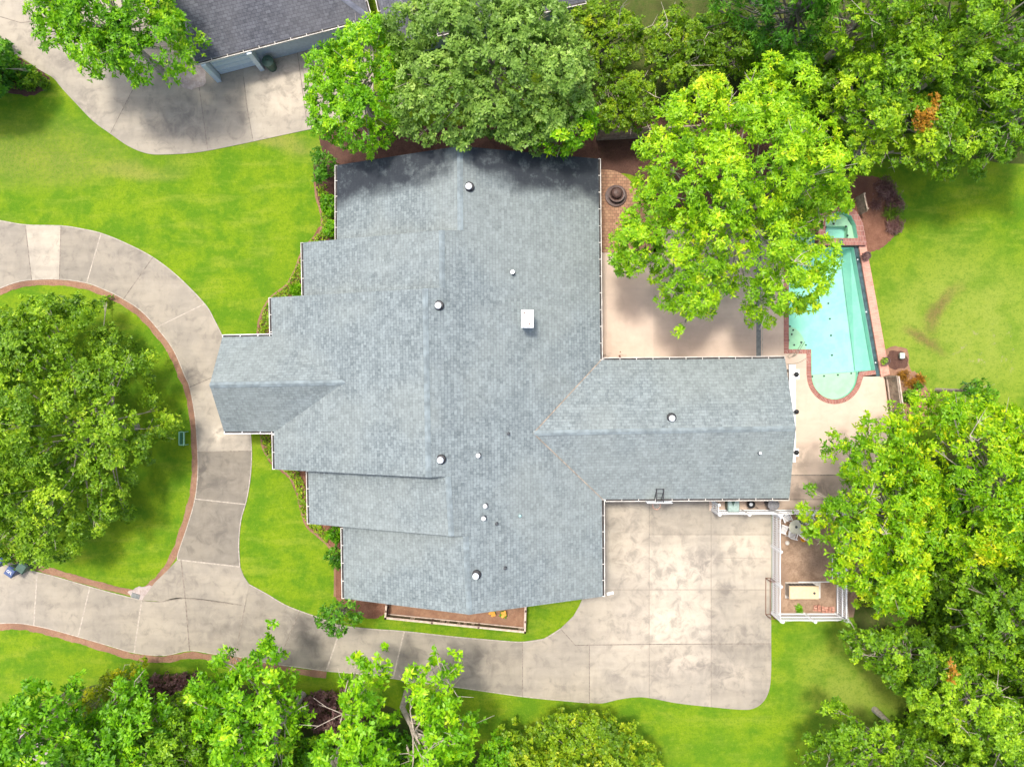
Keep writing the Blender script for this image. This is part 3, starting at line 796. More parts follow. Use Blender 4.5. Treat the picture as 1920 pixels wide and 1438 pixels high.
b_.slab([Vector((P(*p).x, P(*p).y, -0.05)) for p in [(1543.4, 424), (1543.4, 412), (1552, 404.4), (1566, 400.4), (1580, 401.4), (1590, 408), (1590, 424)]], 0.5)
b_.build("bench_seat", M['shelf'], spa)
w_ = MB(); w_.poly([Vector((P(*p).x, P(*p).y, 0.33)) for p in inner]); w_.build("water", M['water'], spa)
sp = MB(); sp.box(P(1577, 455.5, 0.40), (0.24, 0.44, 0.06)); sp.build("spillway", M['tank'], spa)
for (x, y) in ((1548, 426), (1563, 420), (1586, 425), (1589, 442)):
    j = MB(); j.lathe(P(x, y, -0.04), [(0.08, 0.0), (0.07, 0.03), (0.0, 0.03)], 8); j.build("jet", M['black'], spa)
# brick walk outside the vanishing edge
wk = MB(); wk.slab(px3([(1609.6, 456), (1623.5, 455), (1668.5, 702), (1652.2, 706.5)], 0.12), 0.9)
tag(wk.build("brick_walk", M['walk']), kind="structure")
for k, (x, y, lab) in enumerate(((1621, 481, "round planter of dark plants at the spa end of the brick walk"), (1657, 677, "planter of green leaves at the garden bed end of the brick walk"))):
    pl = empty("flower_pot", P(x, y, 0.12), lab, "planter", "planters on the brick walk")
    m = MB(); m.lathe(P(x, y, 0.12), [(0.15, 0), (0.24, 0.32), (0.27, 0.34), (0.27, 0.38), (0.22, 0.38), (0.20, 0.3)], 18); m.build("pot", M['iron'], pl)
    m = MB()
    r = random.Random(k)
    for i in range(70):
        a = r.uniform(0, 6.28); rr = r.uniform(0, .2); c = P(x, y, 0.44 + r.uniform(0, .12)) + Vector((rr * math.cos(a), rr * math.sin(a), 0))
        d = Vector((math.cos(a), math.sin(a), r.uniform(0.1, .9))) * 0.11; s_ = Vector((-math.sin(a), math.cos(a), 0)) * .03
        m.face([c, c + d * .5 + s_, c + d, c + d * .5 - s_], 0, r.random() * (.5 if k == 0 else .9))
    m.build("plant", G['plum'] if k == 0 else G['oak'], pl)

# ------------------------------------------------------------------ the house
ZE = 3.0; PITCH = 0.39
house = empty("brick_house", P(900, 719, 0), "large house with grey blue shingle roofs stepped toward the loop drive", "house")
Et, Eb = P(1122, 298, ZE), P(1130, 1118, ZE)
edir = (Et - Eb).normalized()
left = Vector((-edir.y, edir.x, 0)); left = left if left.x < 0 else -left
nR = edir.cross(left + Vector((0, 0, PITCH))).normalized()
nR = nR if nR.z > 0 else -nR
CAM = Vector((0, 0, H))
def hit(px, py, p0, nrm):
    d = Vector(((px - 960), -(py - 719), -F))
    t = (Vector(p0) - CAM).dot(nrm) / d.dot(nrm)
    return CAM + d * t
R_ = lambda x, y: hit(x, y, Et, nR)
roof = MB()
def roofslab(pts, th=0.16):
    pts = [Vector(p) for p in pts]
    roof.poly(pts, 0)
    n = len(pts)
    for i in range(n):
        a, b = pts[i], pts[(i + 1) % n]; dz = Vector((0, 0, th))
        roof.face([a, b, b - dz, a - dz], 1)
rp = [(862, 274), (863, 432), (828, 432), (829, 540), (797, 541), (803, 895), (840, 893), (846, 1005), (873, 1005), (880, 1152)]
RP = [R_(*p) for p in rp]
roofslab([Et] + RP + [Eb])
secs = [((632, 310), (632, 456), 0, 1), ((568, 455), (570, 556), 2, 3), ((508, 558), (515, 880), 4, 5), ((578, 883), (580, 982), 6, 7), ((643, 989), (645, 1122), 8, 9)]
ext = [(0, .6), (0, .6), (0, 0), (.6, 0), (.6, 0)]
EAVES = []
for (a, b, i, j), (ea, eb) in zip(secs, ext):
    A, B = P(*a, ZE), P(*b, ZE); RA, RB = RP[i].copy(), RP[j].copy()
    dirn = (A - B).normalized(); EAVES.append((A, B, 'L'))
    # tuck the slope under the overhang of the bigger neighbour
    A2 = A + dirn * ea; B2 = B - dirn * eb
    RA2 = RA + (RA - RB).normalized() * ea; RB2 = RB - (RA - RB).normalized() * eb
    roofslab([RA2, A2, B2, RB2])
# garage wing
gz = ZE + 1.70
gT0, gT1 = P(1127, 675, ZE), P(1472, 672, ZE)
gB0, gB1 = P(1130, 936, ZE), P(1480, 934, ZE)
gR1 = P(1492, 803, gz); gR0 = R_(1000, 812)
gR0 = Vector((gR0.x, gR0.y, gz + 0.02))
roofslab([gT0 + Vector((-.05, 0, .02)), gR0, gR1, gT1]); roofslab([gR0, gB0 + Vector((-.05, 0, .02)), gB1, gR1])
# portico
pz = ZE + 2.0
pT0, pT1 = P(417, 632, ZE), P(517, 630, ZE)
pB0, pB1 = P(420, 809, ZE), P(522, 809, ZE)
pR0 = P(393, 722, pz); pR1 = P(652, 717, pz)
roofslab([pT0, pR0, pR1, pT1 + Vector((0.06, 0, 0.03))]); roofslab([pR0, pB0, pB1 + Vector((0.06, 0, 0.03)), pR1])
roof_o = roof.build("roof", [M['shingle'], M['cream']], house, uv=True)
# ridge caps
def ridgecap(a, b, name="ridge_cap", mat='cap', w=0.17, sl=PITCH, par=None):
    m = MB(); d = (b - a).normalized(); s_ = Vector((-d.y, d.x, 0)).normalized() * w
    up = Vector((0, 0, 0.03)); dn = Vector((0, 0, -w * sl + 0.03))
    n = max(1, int((b - a).length / 0.30))
    for k in range(n):
        p, q = a.lerp(b, k / n), a.lerp(b, (k + 1) / n); lift = Vector((0, 0, 0.012))
        m.face([p + up + lift, q + up, q + dn + s_, p + dn + s_ + lift], 0); m.face([p + up + lift, p + dn - s_ + lift, q + dn - s_, q + up], 0)
    return m.build(name, M[mat], par or roof_o)
for i, j in ((0, 1), (2, 3), (4, 5), (6, 7), (8, 9)): ridgecap(RP[i], RP[j])
ridgecap(gR0, gR1); ridgecap(pR0, pR1, sl=0.6)
# valley metal
def valley(a, b):
    m = MB(); m.bar(a + Vector((0, 0, .025)), b + Vector((0, 0, .025)), 0.05, 0.02); m.build("valley", M['wood'], roof_o)
valley(gR0, gT0); valley(gR0, gB0); valley(pR1, pB1); 
# gutters
def gutter(a, b, out, par=house, mat='cream'):
    out = Vector(out).normalized(); m = MB()
    up = Vector((0, 0, -0.05))
    d = (b - a).normalized()
    m.bar(a + out * 0.055 + up, b + out * 0.055 + up, 0.10, 0.06, 1)
    m.bar(a + out * 0.13 + up + Vector((0, 0, .01)), b + out * 0.13 + up + Vector((0, 0, .01)), 0.04, 0.10, 0)
    L = (b - a).length; n = max(1, round(L / 1.05))
    for k in range(n + 1):
        p = a + d * min(max(L * k / n, 0.02), L - 0.02)
        m.bar(p + up + Vector((0, 0, .055)) - out * 0.02, p + out * 0.15 + up + Vector((0, 0, .055)), 0.035, 0.025, 0)
    return m.build("gutter", [M[mat], M['trough']], par)
for a, b, _ in EAVES: gutter(a, b, left)
gutter(Et, gT0 + Vector((-.05, 0, 0)), -left); gutter(gB0 + Vector((-.02, 0, 0)), Eb, -left)
nrt = Vector((0, 1, 0))
gutter(gT0 + Vector((.15, 0, 0)), gT1, nrt); gutter(gB0 + Vector((.15, 0, 0)), gB1, -nrt)
gutter(pT0, pT1 + Vector((-.0, 0, 0)), nrt, mat='white'); gutter(pB0, pB1, -nrt, mat='white')
# walls: a prism with gable ends under each roof section
wl = MB()
def gable_prism(la, lb, ra, rb, ta, tb, inset=0.45, ia=0.35, ib=0.35):
    """la,lb left eave ends; ra,rb right eave ends; ta,tb ridge ends (a = first end)"""
    def ins(l, r, t, other_t, k):
        ax = (other_t - t); ax.z = 0; ax.normalize()
        wv = (r - l); wv.z = 0; wn = wv.normalized()
        l2 = l + wn * inset + ax * k; r2 = r - wn * inset + ax * k; t2 = t + ax * k
        return l2, r2, t2
    L1, R1, T1 = ins(la, ra, ta, tb, ia); L2, R2, T2 = ins(lb, rb, tb, ta, ib)
    T1 = T1 - Vector((0, 0, .30)); T2 = T2 - Vector((0, 0, .30))
    g0 = lambda p: Vector((p.x, p.y, 0)); e = lambda p: Vector((p.x, p.y, ZE - 0.10))
    wl.face([g0(L1), g0(R1), e(R1), T1, e(L1)]); wl.face([g0(R2), g0(L2), e(L2), T2, e(R2)])
    wl.face([g0(L2), g0(L1), e(L1), e(L2)]); wl.face([g0(R1), g0(R2), e(R2), e(R1)])
onE = lambda p: Et + (Eb - Et) * ((Et.y - p.y) / (Et.y - Eb.y))
for k, ((a, b, i, j), (ia, ib)) in enumerate(zip(secs, ((.35, -.55), (.35, -.55), (.35, .35), (-.55, .35), (-.55, .35)))):
    A, B = P(*a, ZE), P(*b, ZE)
    inn = Vector((0.0, 0, 0))
    ea_, eb_ = onE(A), onE(B)
    sh_ = Vector((0.004 * k, 0, 0))
    gable_prism(A + sh_, B + sh_, ea_ - sh_, eb_ - sh_, RP[i], RP[j], ia=ia, ib=ib)
gable_prism(gT1, Vector((gT0.x - .5, gT0.y, ZE)), gB1, Vector((gB0.x - .5, gB0.y, ZE)), gR1, Vector((gT0.x - .5, gR1.y, gz)), ia=0.4, ib=0.0)
wl.build("wall", M['wall'], house, uv=True)
# portico columns and beam
for (x, y) in ((430, 645), (430, 800), (500, 645), (500, 800)):
    c = P(x, y, 0); p3 = P(x, y, ZE); p = Vector((p3.x, p3.y, 0))
    m = MB(); m.lathe(p, [(0.20, 0), (0.20, 0.15), (0.15, 0.2), (0.13, 2.6), (0.2, 2.68), (0.2, 2.8), (0, 2.8)], 16)
    m.build("column", M['white'], house)
m = MB()
A_, B_ = P(430, 645, ZE), P(430, 800, ZE)
m.bar((A_.x, A_.y, 2.82), (B_.x, B_.y, 2.82), 0.3, 0.2)
for yy in (645, 800):
    a, b = P(430, yy, ZE), P(520, yy, ZE); m.bar((a.x + .16, a.y, 2.82), (b.x, b.y, 2.82), 0.3, 0.2)
m.face([P(430, 645, ZE) + Vector((0, 0, 0)), P(430, 800, ZE), Vector((A_.x, (A_.y + B_.y) / 2, pz - .35))])
m.build("portico_beam", M['white'], house)
# garage doors to the court, windows elsewhere
gy = gB1.y + 0.42
for k, x in enumerate((6.9, 9.6, 12.3)):
    m = MB(); m.box((x, gy - .03, 1.1), (2.35, 0.06, 2.2))
    for r_ in range(4): m.box((x, gy - .07, 0.3 + r_ * .53), (2.25, 0.03, .45))
    m.build("garage_door", M['doorp'], house)
def window(cx, cy, nx, ny, w=1.1, h=1.4, z=1.5):
    m = MB(); out = Vector((nx, ny, 0)); a = math.atan2(ny, nx)
    R = Matrix.Rotation(a, 3, 'Z')
    c = Vector((cx, cy, z))
    m.box(c + out * .02, (0.05, w + .16, h + .16), 0, R=R)
    fr = m.build("window", M['white'], house)
    m = MB(); m.box(c + out * .05, (0.02, w, h), 0, R=R); m.build("pane", M['glass'], fr)
for (a, b, i, j) in secs:
    A, B = P(*a, ZE), P(*b, ZE); mid = (A + B) / 2
    c = mid - left * 0.45
    window(c.x, c.y, left.x, left.y)
for t_ in (0.1, 0.25, 0.4, 0.85):
    c = Et.lerp(Eb, t_) + left * 0.45; window(c.x, c.y, -left.x, -left.y)
# roof vents, pipes and chimney (sub-parts of the roof)
def on_right(x, y, z_up=0.0): return R_(x, y) + Vector((0, 0, z_up))
def turbine(p):
    m = MB(); m.box(p - Vector((0, 0, .0)), (.72, .72, .02), 0, R=Matrix.Rotation(math.atan(PITCH), 3, 'Y')) if p.x < 7.5 and p.y > -20 and p.x > -6 and abs(p.y + 2.1) > .6 else None
    m.lathe(p - Vector((0, 0, .18)), [(0.30, 0), (0.29, .30), (0.24, .33), (0.12, .34)], 20, 0)
    m.lathe(p + Vector((-.02, -.03, .10)), [(0.12, 0), (0.14, .16), (0.19, .2), (0.19, .26), (0.13, .31), (0.0, .33)], 20, 1)
    m.lathe(p + Vector((-.02, -.03, .43)), [(0.08, -.01), (0.07, .035), (0, .035)], 12, 1)
    m.build("roof_vent", [M['black'], M['metal']], roof_o)
nGN = (gR1 - gR0).cross(gT1 - gR1).normalized(); nGN = nGN if nGN.z > 0 else -nGN
nGS = (gR1 - gR0).cross(gB1 - gR1).normalized(); nGS = nGS if nGS.z > 0 else -nGS
for (x, y) in ((880, 351), (823, 573), (827, 861), (893, 1077)): turbine(on_right(x, y) - Vector((0, 0, .05)))
turbine(hit(1259, 783, gR1, nGN) - Vector((0, 0, .05)))
def pipe(x, y, mat, r=0.055, h=0.35, p=None):
    p = p or on_right(x, y); m = MB()
    m.tube([p - Vector((0, 0, .1)), p + Vector((0, 0, h))], r, 10, 0)
    m.lathe(p + Vector((0, 0, h * .9)), [(r * 1.8, 0), (r * 1.8, .05), (0, .07)], 12, 0)
    m.lathe(p - Vector((0, 0, .06)), [(r * 2.6, 0), (r * 1.2, .12)], 12, 1)
    m.build("vent_pipe", [M[mat], M['lead']], roof_o)
for x, y in ((961, 512), (897, 853), (910, 947), (907, 970)): pipe(x, y, 'white', 0.07)
for x, y in ((953, 813), (931, 981), (947, 1064)): pipe(x, y, 'lead', 0.05, 0.2)
pipe(975, 966, 'teal_pl', 0.04, 0.12)
pipe(1423, 849, 'metal', 0.045, 0.25, hit(1423, 849, gR1, nGS))
ch = MB()
cb = on_right(988, 602); ct = cb + Vector((0, 0, 0.95))
ch.box(cb + Vector((0, 0, .60)), (0.60, .9, 1.6), 0)
ch.box(cb + Vector((0, 0, 1.42)), (0.72, 1.04, .10), 0)
ch.box(cb + Vector((0, 0, 1.5)), (0.66, .96, .06), 0)
ch.lathe(cb + Vector((-.2, .35, 1.53)), [(0.05, 0), (0.05, .05), (0, .05)], 8, 1); ch.lathe(cb + Vector((.1, -.3, 1.53)), [(0.05, 0), (0.05, .04), (0, .04)], 8, 1)
ch.build("chimney", [M['white'], M['rust']], roof_o)
# white lean-to trim with three wall lanterns at the pool end of the wing
tr = MB()
xw = gT1.x - 0.4
tr.box((P(1484, 775, 2.5).x + .03, P(1487, 775, 2.5).y, 2.5), (0.42, 6.2, 0.16), 0)
for y in (695, 740, 772, 810, 850): tr.box((P(1486, y, 2.4).x, P(1486, y, 2.4).y, 1.25), (0.22, 0.22, 2.5), 0)
tr.box((P(1487, 700, 2.6).x + .05, P(1487, 702, 2.6).y, 2.63), (0.62, 0.62, 0.10), 0); tr.box((P(1489, 850, 2.6).x, P(1489, 848, 2.6).y, 2.63), (0.55, 0.5, 0.10), 0)
tr.build("white_arbor_beam", M['white'], house)
for y in (702, 772, 848):
    p = P(1492.5, y, 2.7); m = MB()
    m.lathe(p, [(0.10, 0), (0.15, .05), (0.15, .12), (0.05, .2), (0, .22)], 12); m.bar(p + Vector((-.28, 0, .03)), p + Vector((0, 0, .03)), .04)
    m.build("wall_lantern", M['black'], house)
# downspout corner pieces
for p in (Eb, Et):
    m = MB(); m.tube([p - left * .1 + Vector((0, 0, -.1)), p + left * .42 + Vector((0, 0, -.5)), Vector((p.x + left.x * .42, p.y + left.y * .42, 0.1))], 0.05, 8); m.build("downspout", M['white'], house)
m = MB(); m.box(P(1144, 1112, .1), (0.45, 0.18, 0.06), 0, rot=.2)
tag(m.build("splash_block", M['white']), "small white splash block on the court at the house corner", "splash block")

# ------------------------------------------------------------------ neighbour's house
nh = empty("neighbor_house", P(520, -20, 0), "neighboring house with dark slate grey roofs and pale blue garage", "house")
def hip(A, B, depth, pitch, ovr_left_gable=True, z=ZE):
    d = (B - A).normalized(); nn = Vector((-d.y, d.x, 0)); hd = depth / 2
    zr = z + hd * pitch
    Cc = B + nn * depth; Dd = A + nn * depth
    r1 = B + nn * hd - d * hd; r1.z = zr
    r0 = A + nn * hd if ovr_left_gable else A + nn * hd + d * hd; r0.z = zr
    return A, B, Cc, Dd, r0, r1, d, nn
nr = MB()
def rs2(pts):
    nr.poly(pts, 0)
    for i in range(len(pts)):
        a, b = Vector(pts[i]), Vector(pts[(i + 1) % len(pts)]); dz = Vector((0, 0, .16)); nr.face([a, b, b - dz, a - dz], 1)
A, B, Cc, Dd, r0, r1, d1, n1 = hip(P(367, 118, 2.6), P(693, 33, 2.6), 10.5, 0.42, z=2.6)
rs2([A, B, r1, r0]); rs2([B, Cc, r1]); rs2([Cc, Dd, r0, r1])
A2, B2, C2, D2, s0, s1, d2, n2 = hip(P(727, 85, ZE), P(1099, 3, ZE), 12.0, 0.42, False)
rs2([A2, B2, s1, s0]); rs2([B2, C2, s1]); rs2([C2, D2, s0, s1]); rs2([D2, A2, s0])
nro = nr.build("roof", [M['shingle_dark'], M['cream']], nh, uv=True)
ridgecap(r0, r1, mat='cap_dark', par=nro); ridgecap(r1, B, mat='cap_dark', par=nro); ridgecap(r1, Cc, mat='cap_dark', par=nro)
ridgecap(s0, s1, mat='cap_dark', par=nro)
gutter(A, B, -n1, nh); gutter(B, Cc, d1, nh); gutter(A2, B2, -n2, nh); gutter(D2, A2, -d2, nh)
w2 = MB()
def boxwalls(A, B, Cc, Dd, ins=.5):
    cen = (A + B + Cc + Dd) / 4
    q = []
    for p in (A, B, Cc, Dd):
        v = p - cen; q.append(cen + v * (1 - ins * 1.6 / v.length))
    for i in range(4):
        a, b = q[i], q[(i + 1) % 4]
        w2.face([(a.x, a.y, 0), (b.x, b.y, 0), (b.x, b.y, 2.52), (a.x, a.y, 2.52)])
    return q
q1 = boxwalls(A, B, Cc, Dd, .3); q2 = boxwalls(A2, B2, C2, D2)
w2.build("wall", M['wall_pale'], nh, uv=True)
f0 = q1[0]; dq = (q1[1] - q1[0]).normalized(); oq = Vector((dq.y, -dq.x, 0))
m = MB(); rot = math.atan2(dq.y, dq.x)
gd = f0 + dq * 1.55
m.box((gd.x + oq.x * .05, gd.y + oq.y * .05, 1.1), (2.6, .08, 2.2), 0, rot=rot)
for k in range(4): m.box((gd.x + oq.x * .11, gd.y + oq.y * .11, .3 + k * .53), (2.5, .04, .44), 0, rot=rot)
m.build("garage_door", M['doorp'], nh)
for t_ in (.05, 3.05):
    m = MB(); c = f0 + dq * t_; m.box((c.x + oq.x * .3, c.y + oq.y * .3, 1.25), (.3, .6, 2.5), 0, rot=rot); m.build("pier", M['doorp'], nh)

# ------------------------------------------------------------------ fences
def picket_fence(p0, p1, label, h=1.75, scallop=True, mats=('white',), gap=0.15, pw=0.07, rails=(0.25, 0.95, 1.5), group="white picket fence runs round the side yard"):
    a, b = P(*p0), P(*p1); L = (b - a).length; d = (b - a).normalized()
    f = empty("picket_fence", a, label, "fence", group)
    rot = math.atan2(d.y, d.x); nn = Vector((-d.y, d.x, 0))
    m = MB(); n = int(L / gap); bays = max(1, round(L / 2.4))
    for k in range(n + 1):
        s_ = k * gap
        if s_ > L: break
        u = (s_ / L * bays) % 1.0
        hh = h - (0.20 * math.sin(math.pi * u) if scallop else 0)
        c = a + d * s_
        m.box((c.x, c.y, hh / 2 + .04), (pw, 0.022, hh), 0, rot=rot)
        q = [c + d * (pw / 2), c - d * (pw / 2)]
        m.face([Vector((q[0].x, q[0].y, hh + .04)), Vector((c.x, c.y, hh + .09)), Vector((q[1].x, q[1].y, hh + .04))])
    m.build("pickets", M[mats[0]], f)
    for z in rails:
        m = MB(); m.bar(a + nn * .035 + Vector((0, 0, z)), b + nn * .035 + Vector((0, 0, z)), 0.045, 0.09)
        m.build("rail", M[mats[0]], f)
    for k in range(bays + 1):
        c = a.lerp(b, k / bays) - nn * .0; m = MB()
        m.box((c.x + nn.x * .0, c.y, (h + .06) / 2), (0.12, 0.12, h + .06), 0, rot=rot)
        m.lathe((c.x, c.y, h + .055), [(0.10, 0), (0.10, .03), (0.03, .07), (0.06, .12), (0, .17)], 10)
        m.build("post", M[mats[0]], f)
    return f
picket_fence((1334, 938), (1334, 954), "short white picket return from the garage wall beside the green bin")
picket_fence((1335, 956), (1443, 956), "white picket fence behind the green bin and the dark barrel")
picket_fence((1447, 956), (1560, 956), "white picket fence between the patio slab and the stacked white furniture")
picket_fence((1446, 960), (1446, 1148), "long white picket fence between the parking court and the generator yard")
picket_fence((1449, 1149), (1566, 1149), "white picket fence along the lawn behind the beige generator")
picket_fence((1568, 1149), (1568, 1000), "white picket fence under the tree on the far side of the generator")

def board_fence(p0, p1, label, h=1.8, mat='wood', bw=0.15, group=None, rail_side=1, capmat=None):
    a, b = P(*p0), P(*p1); L = (b - a).length; d = (b - a).normalized(); rot = math.atan2(d.y, d.x); nn = Vector((-d.y, d.x, 0)) * rail_side
    f = empty("board_fence", a, label, "fence", group)
    m = MB(); r = random.Random(int(p0[0])); k = 0
    while k * bw < L:
        c = a + d * (k * bw + bw / 2); hh = h + r.uniform(-.03, .03)
        m.box((c.x, c.y, hh / 2), (bw * .93, .022, hh), 0, rot=rot); k += 1
    m.build("boards", M[mat], f)
    for z in (0.3, h - .12):
        m = MB(); m.bar(a + nn * .04 + Vector((0, 0, z)), b + nn * .04 + Vector((0, 0, z)), .05, .09); m.build("rail", M[capmat or mat], f)
    m = MB(); m.bar(a + Vector((0, 0, h + .04)), b + Vector((0, 0, h + .04)), .09, .03)
    m.build("cap_rail", M[capmat or mat], f)
    for t_ in range(int(L / 2.4) + 2):
        c = a + d * min(t_ * 2.4, L) + nn * .08; m = MB(); m.box((c.x, c.y, h / 2), (.1, .1, h), 0, rot=rot); m.build("post", M[mat], f)
    return f
board_fence((1118, 264), (1300, 254), "weathered wooden board fence behind the paver terrace", 1.8, 'wood', 0.17)
board_fence((1659, 706), (1672, 800), "grey wooden board fence between the pool deck and the flower bed", 1.7, 'wood', 0.2, rail_side=-1, capmat='wood_pale')
board_fence((1603, 372), (1609, 400), "short grey wooden screen between the spa and the mulch island", 1.2, 'wood', 0.2)

# brown garden fence round the planter on the south side
def low_fence(p0, p1, label, h=0.85, whites=()):
    a, b = P(*p0), P(*p1); L = (b - a).length; d = (b - a).normalized(); rot = math.atan2(d.y, d.x); nn = Vector((-d.y, d.x, 0))
    f = empty("garden_fence", a, label, "fence", "low brown fence runs round the south planter")
    m = MB(); m2 = MB(); k = 0; bw = 0.105
    r = random.Random(3)
    while k * bw < L:
        c = a + d * (k * bw + .05)
        t = (k * bw) / L
        white = any(abs(t - w_) < ww for w_, ww in whites)
        (m2 if white else m).box((c.x, c.y, h / 2), (.075, .03, h * (1.06 if white else .98)), 0, rot=rot); k += 1
    m.build("slats", M['wood_brown'], f)
    if m2.v: m2.build("new_slats", M['wood_pale'], f)
    for z in (0.14, h - .03):
        m = MB(); m.bar(a + nn * .05 + Vector((0, 0, z)), b + nn * .05 + Vector((0, 0, z)), .06, .06); m.build("rail", M['wood_pale'], f)
    m = MB(); m.bar(a - nn * .0 + Vector((0, 0, h + .02)), b + Vector((0, 0, h + .02)), .08, .03)
    m.build("cap_rail", M['wood_pale'], f)
    for t_ in (0, .333, .666, 1):
        c = a.lerp(b, t_); m = MB(); m.box((c.x, c.y, h / 2 + .05), (.12, .12, h + .1), 0, rot=rot); m.build("post", M['wood_brown'], f)
low_fence((727, 1151), (984, 1177), "long low brown fence with a few pale new slats facing the drive", whites=((.18, .015), (.40, .018), (.44, .012), (.52, .01), (.56, .012), (.62, .012), (.965, .015)))
low_fence((727, 1151), (730, 1112), "short low brown fence run beside the small dark tree")
low_fence((984, 1177), (986, 1118), "short low brown fence run beside the narrow lawn at the court")

# ------------------------------------------------------------------ yard objects
def hollow_bin(name, c, label, cat, body, lid, w=0.58, dd=0.62, h=1.0, rot=0.0, text=None, group=None):
    o = empty(name, c, label, cat, group)
    R = Matrix.Rotation(rot, 3, 'Z'); m = MB()
    bot = [R @ Vector((x * w * .40, y * dd * .40, 0.06)) + c for x, y in ((-1, -1), (1, -1), (1, 1), (-1, 1))]
    top = [R @ Vector((x * w * .5, y * dd * .5, h)) + c for x, y in ((-1, -1), (1, -1), (1, 1), (-1, 1))]
    for i in range(4):
        j = (i + 1) % 4; m.face([bot[i], bot[j], top[j], top[i]])
    m.face(bot[::-1])
    m.build("body", M[body], o)
    m = MB()
    ov = [R @ Vector((x * w * .54, y * dd * .54, h)) + c for x, y in ((-1, -1), (1, -1), (1, 1), (-1, 1))]
    hi = [R @ Vector((x * w * .46, y * dd * .44, h + .10)) + c for x, y in ((-1, -1), (1, -1), (1, 1), (-1, 1))]
    for i in range(4):
        j = (i + 1) % 4; m.face([ov[i], ov[j], hi[j], hi[i]])
    m.face(hi)
    lo = m.build("lid", M[lid], o)
    m = MB(); m.bar(R @ Vector((-w * .42, dd * .60, h - .02)) + c, R @ Vector((w * .42, dd * .60, h - .02)) + c, .035)
    for s_ in (-1, 1): m.bar(R @ Vector((s_ * w * .4, dd * .5, h - .02)) + c, R @ Vector((s_ * w * .4, dd * .6, h - .02)) + c, .03)
    m.build("handle", M['black'], o)
    for s_ in (-1, 1):
        m = MB(); p = R @ Vector((s_ * w * .42, dd * .42, .13)) + c; ax = R @ Vector((s_ * .06, 0, 0))
        m.tube([p - ax, p + ax], .13, 16); m.build("wheel", M['black'], o)
    if text:
        cu = bpy.data.curves.new("txt", 'FONT'); cu.body = text; cu.size = 0.24; cu.extrude = 0.003; cu.align_x = 'CENTER'; cu.align_y = 'CENTER'
        to = bpy.data.objects.new("txt", cu); COL.objects.link(to)
        dg = bpy.context.evaluated_depsgraph_get(); me = bpy.data.meshes.new_from_object(to.evaluated_get(dg))
        bpy.data.objects.remove(to)
        me.materials.clear(); me.materials.append(M['white'])
        t = bpy.data.objects.new("lettering", me); COL.objects.link(t); t.parent = lo
        t.location = (0, 0, h + .105); t.rotation_euler = (0, 0, rot + math.pi * 0.0)
    return o
bz = lambda x, y, z: Vector((P(x, y, z).x, P(x, y, z).y, DZ))
hollow_bin("wheeled_bin", bz(19, 1072, 1.05), "navy wheeled bin with white letters on its lid standing under the round oak", "bin", 'blue', 'blue', rot=math.radians(-35), text="GFL", group="navy wheeled bins on the drive")
hollow_bin("wheeled_bin", bz(-4, 1052, 1.05), "navy wheeled bin cut by the left edge of the photo", "bin", 'blue', 'blue', rot=math.radians(-35), text="GFL", group="navy wheeled bins on the drive")
hollow_bin("wheeled_bin", bz(41, 1064, 1.0), "dark green wheeled bin mostly hidden by oak leaves", "bin", 'greend', 'greend', rot=math.radians(-35))
gb = hollow_bin("wheeled_bin", bz(1376, 948, 1.1), "grey green wheeled bin between the garage and the white fence", "bin", 'greend', 'greenb', w=.72, dd=.80)
m = MB(); c = bz(1375, 945, 1.1) + Vector((-.02, 0, 0)); z = DZ + 1.0
m.face([c + Vector((-.14, .22, 1.107)), c + Vector((-.0, -.15, 1.107)), c + Vector((.14, .22, 1.107))]); m.build("lid_recess", M['greend'], gb)
tb = empty("round_bin", Vector((f0.x + dq.x * 3.75 + oq.x * .55, f0.y + dq.y * 3.75 + oq.y * .55, DZ)), "dark round bin by the pale blue garage", "bin")
m = MB(); m.lathe(tb.location, [(.30, 0), (.36, .95), (.38, .97), (.38, 1.0), (.15, 1.08), (0, 1.1)], 22); m.build("body", M['greend'], tb)
m = MB(); m.bar(Vector(tb.location) + Vector((-.1, 0, 1.1)), Vector(tb.location) + Vector((.1, 0, 1.1)), .03); m.build("handle", M['black'], tb)
# barrel with lid
bb = empty("rubbish_barrel", Vector((P(1450, 946, .9).x, P(1450, 946, .9).y, DK)), "tall dark grey barrel with ringed lid against the white fence", "barrel")
m = MB(); L0 = Vector(bb.location); m.lathe(L0, [(.30, 0), (.33, .3), (.34, .32), (.34, .36), (.35, .9)], 26); m.build("body", M['grey_pl'], bb)
m = MB(); m.lathe(L0, [(.37, .88), (.38, .93), (.33, .95), (.31, .91), (.24, .93), (.22, .97), (.06, .99), (.05, 1.03), (0, 1.03)], 26); m.build("lid", M['grey_lid'], bb)
# grill-like dark pot
gp = empty("kettle_grill", Vector((P(1409, 946, .5).x, P(1409, 946, .5).y, DK)), "small black round pot with metal top between green bin and barrel", "grill")
L0 = Vector(gp.location)
m = MB(); m.lathe(L0, [(.16, .0), (.24, .15), (.27, .4), (.22, .52), (.1, .6), (0, .61)], 20); m.build("body", M['black'], gp)
m = MB(); m.lathe(L0 + Vector((-.08, .05, .58)), [(.12, 0), (.12, .06), (.05, .1), (0, .1)], 16); m.build("top", M['metal'], gp)
m = MB(); m.tube([L0 + Vector((.2, -.1, .4)), L0 + Vector((.42, -.22, .35)), L0 + Vector((.55, -.30, .2))], .018, 6); m.build("handle", M['black'], gp)
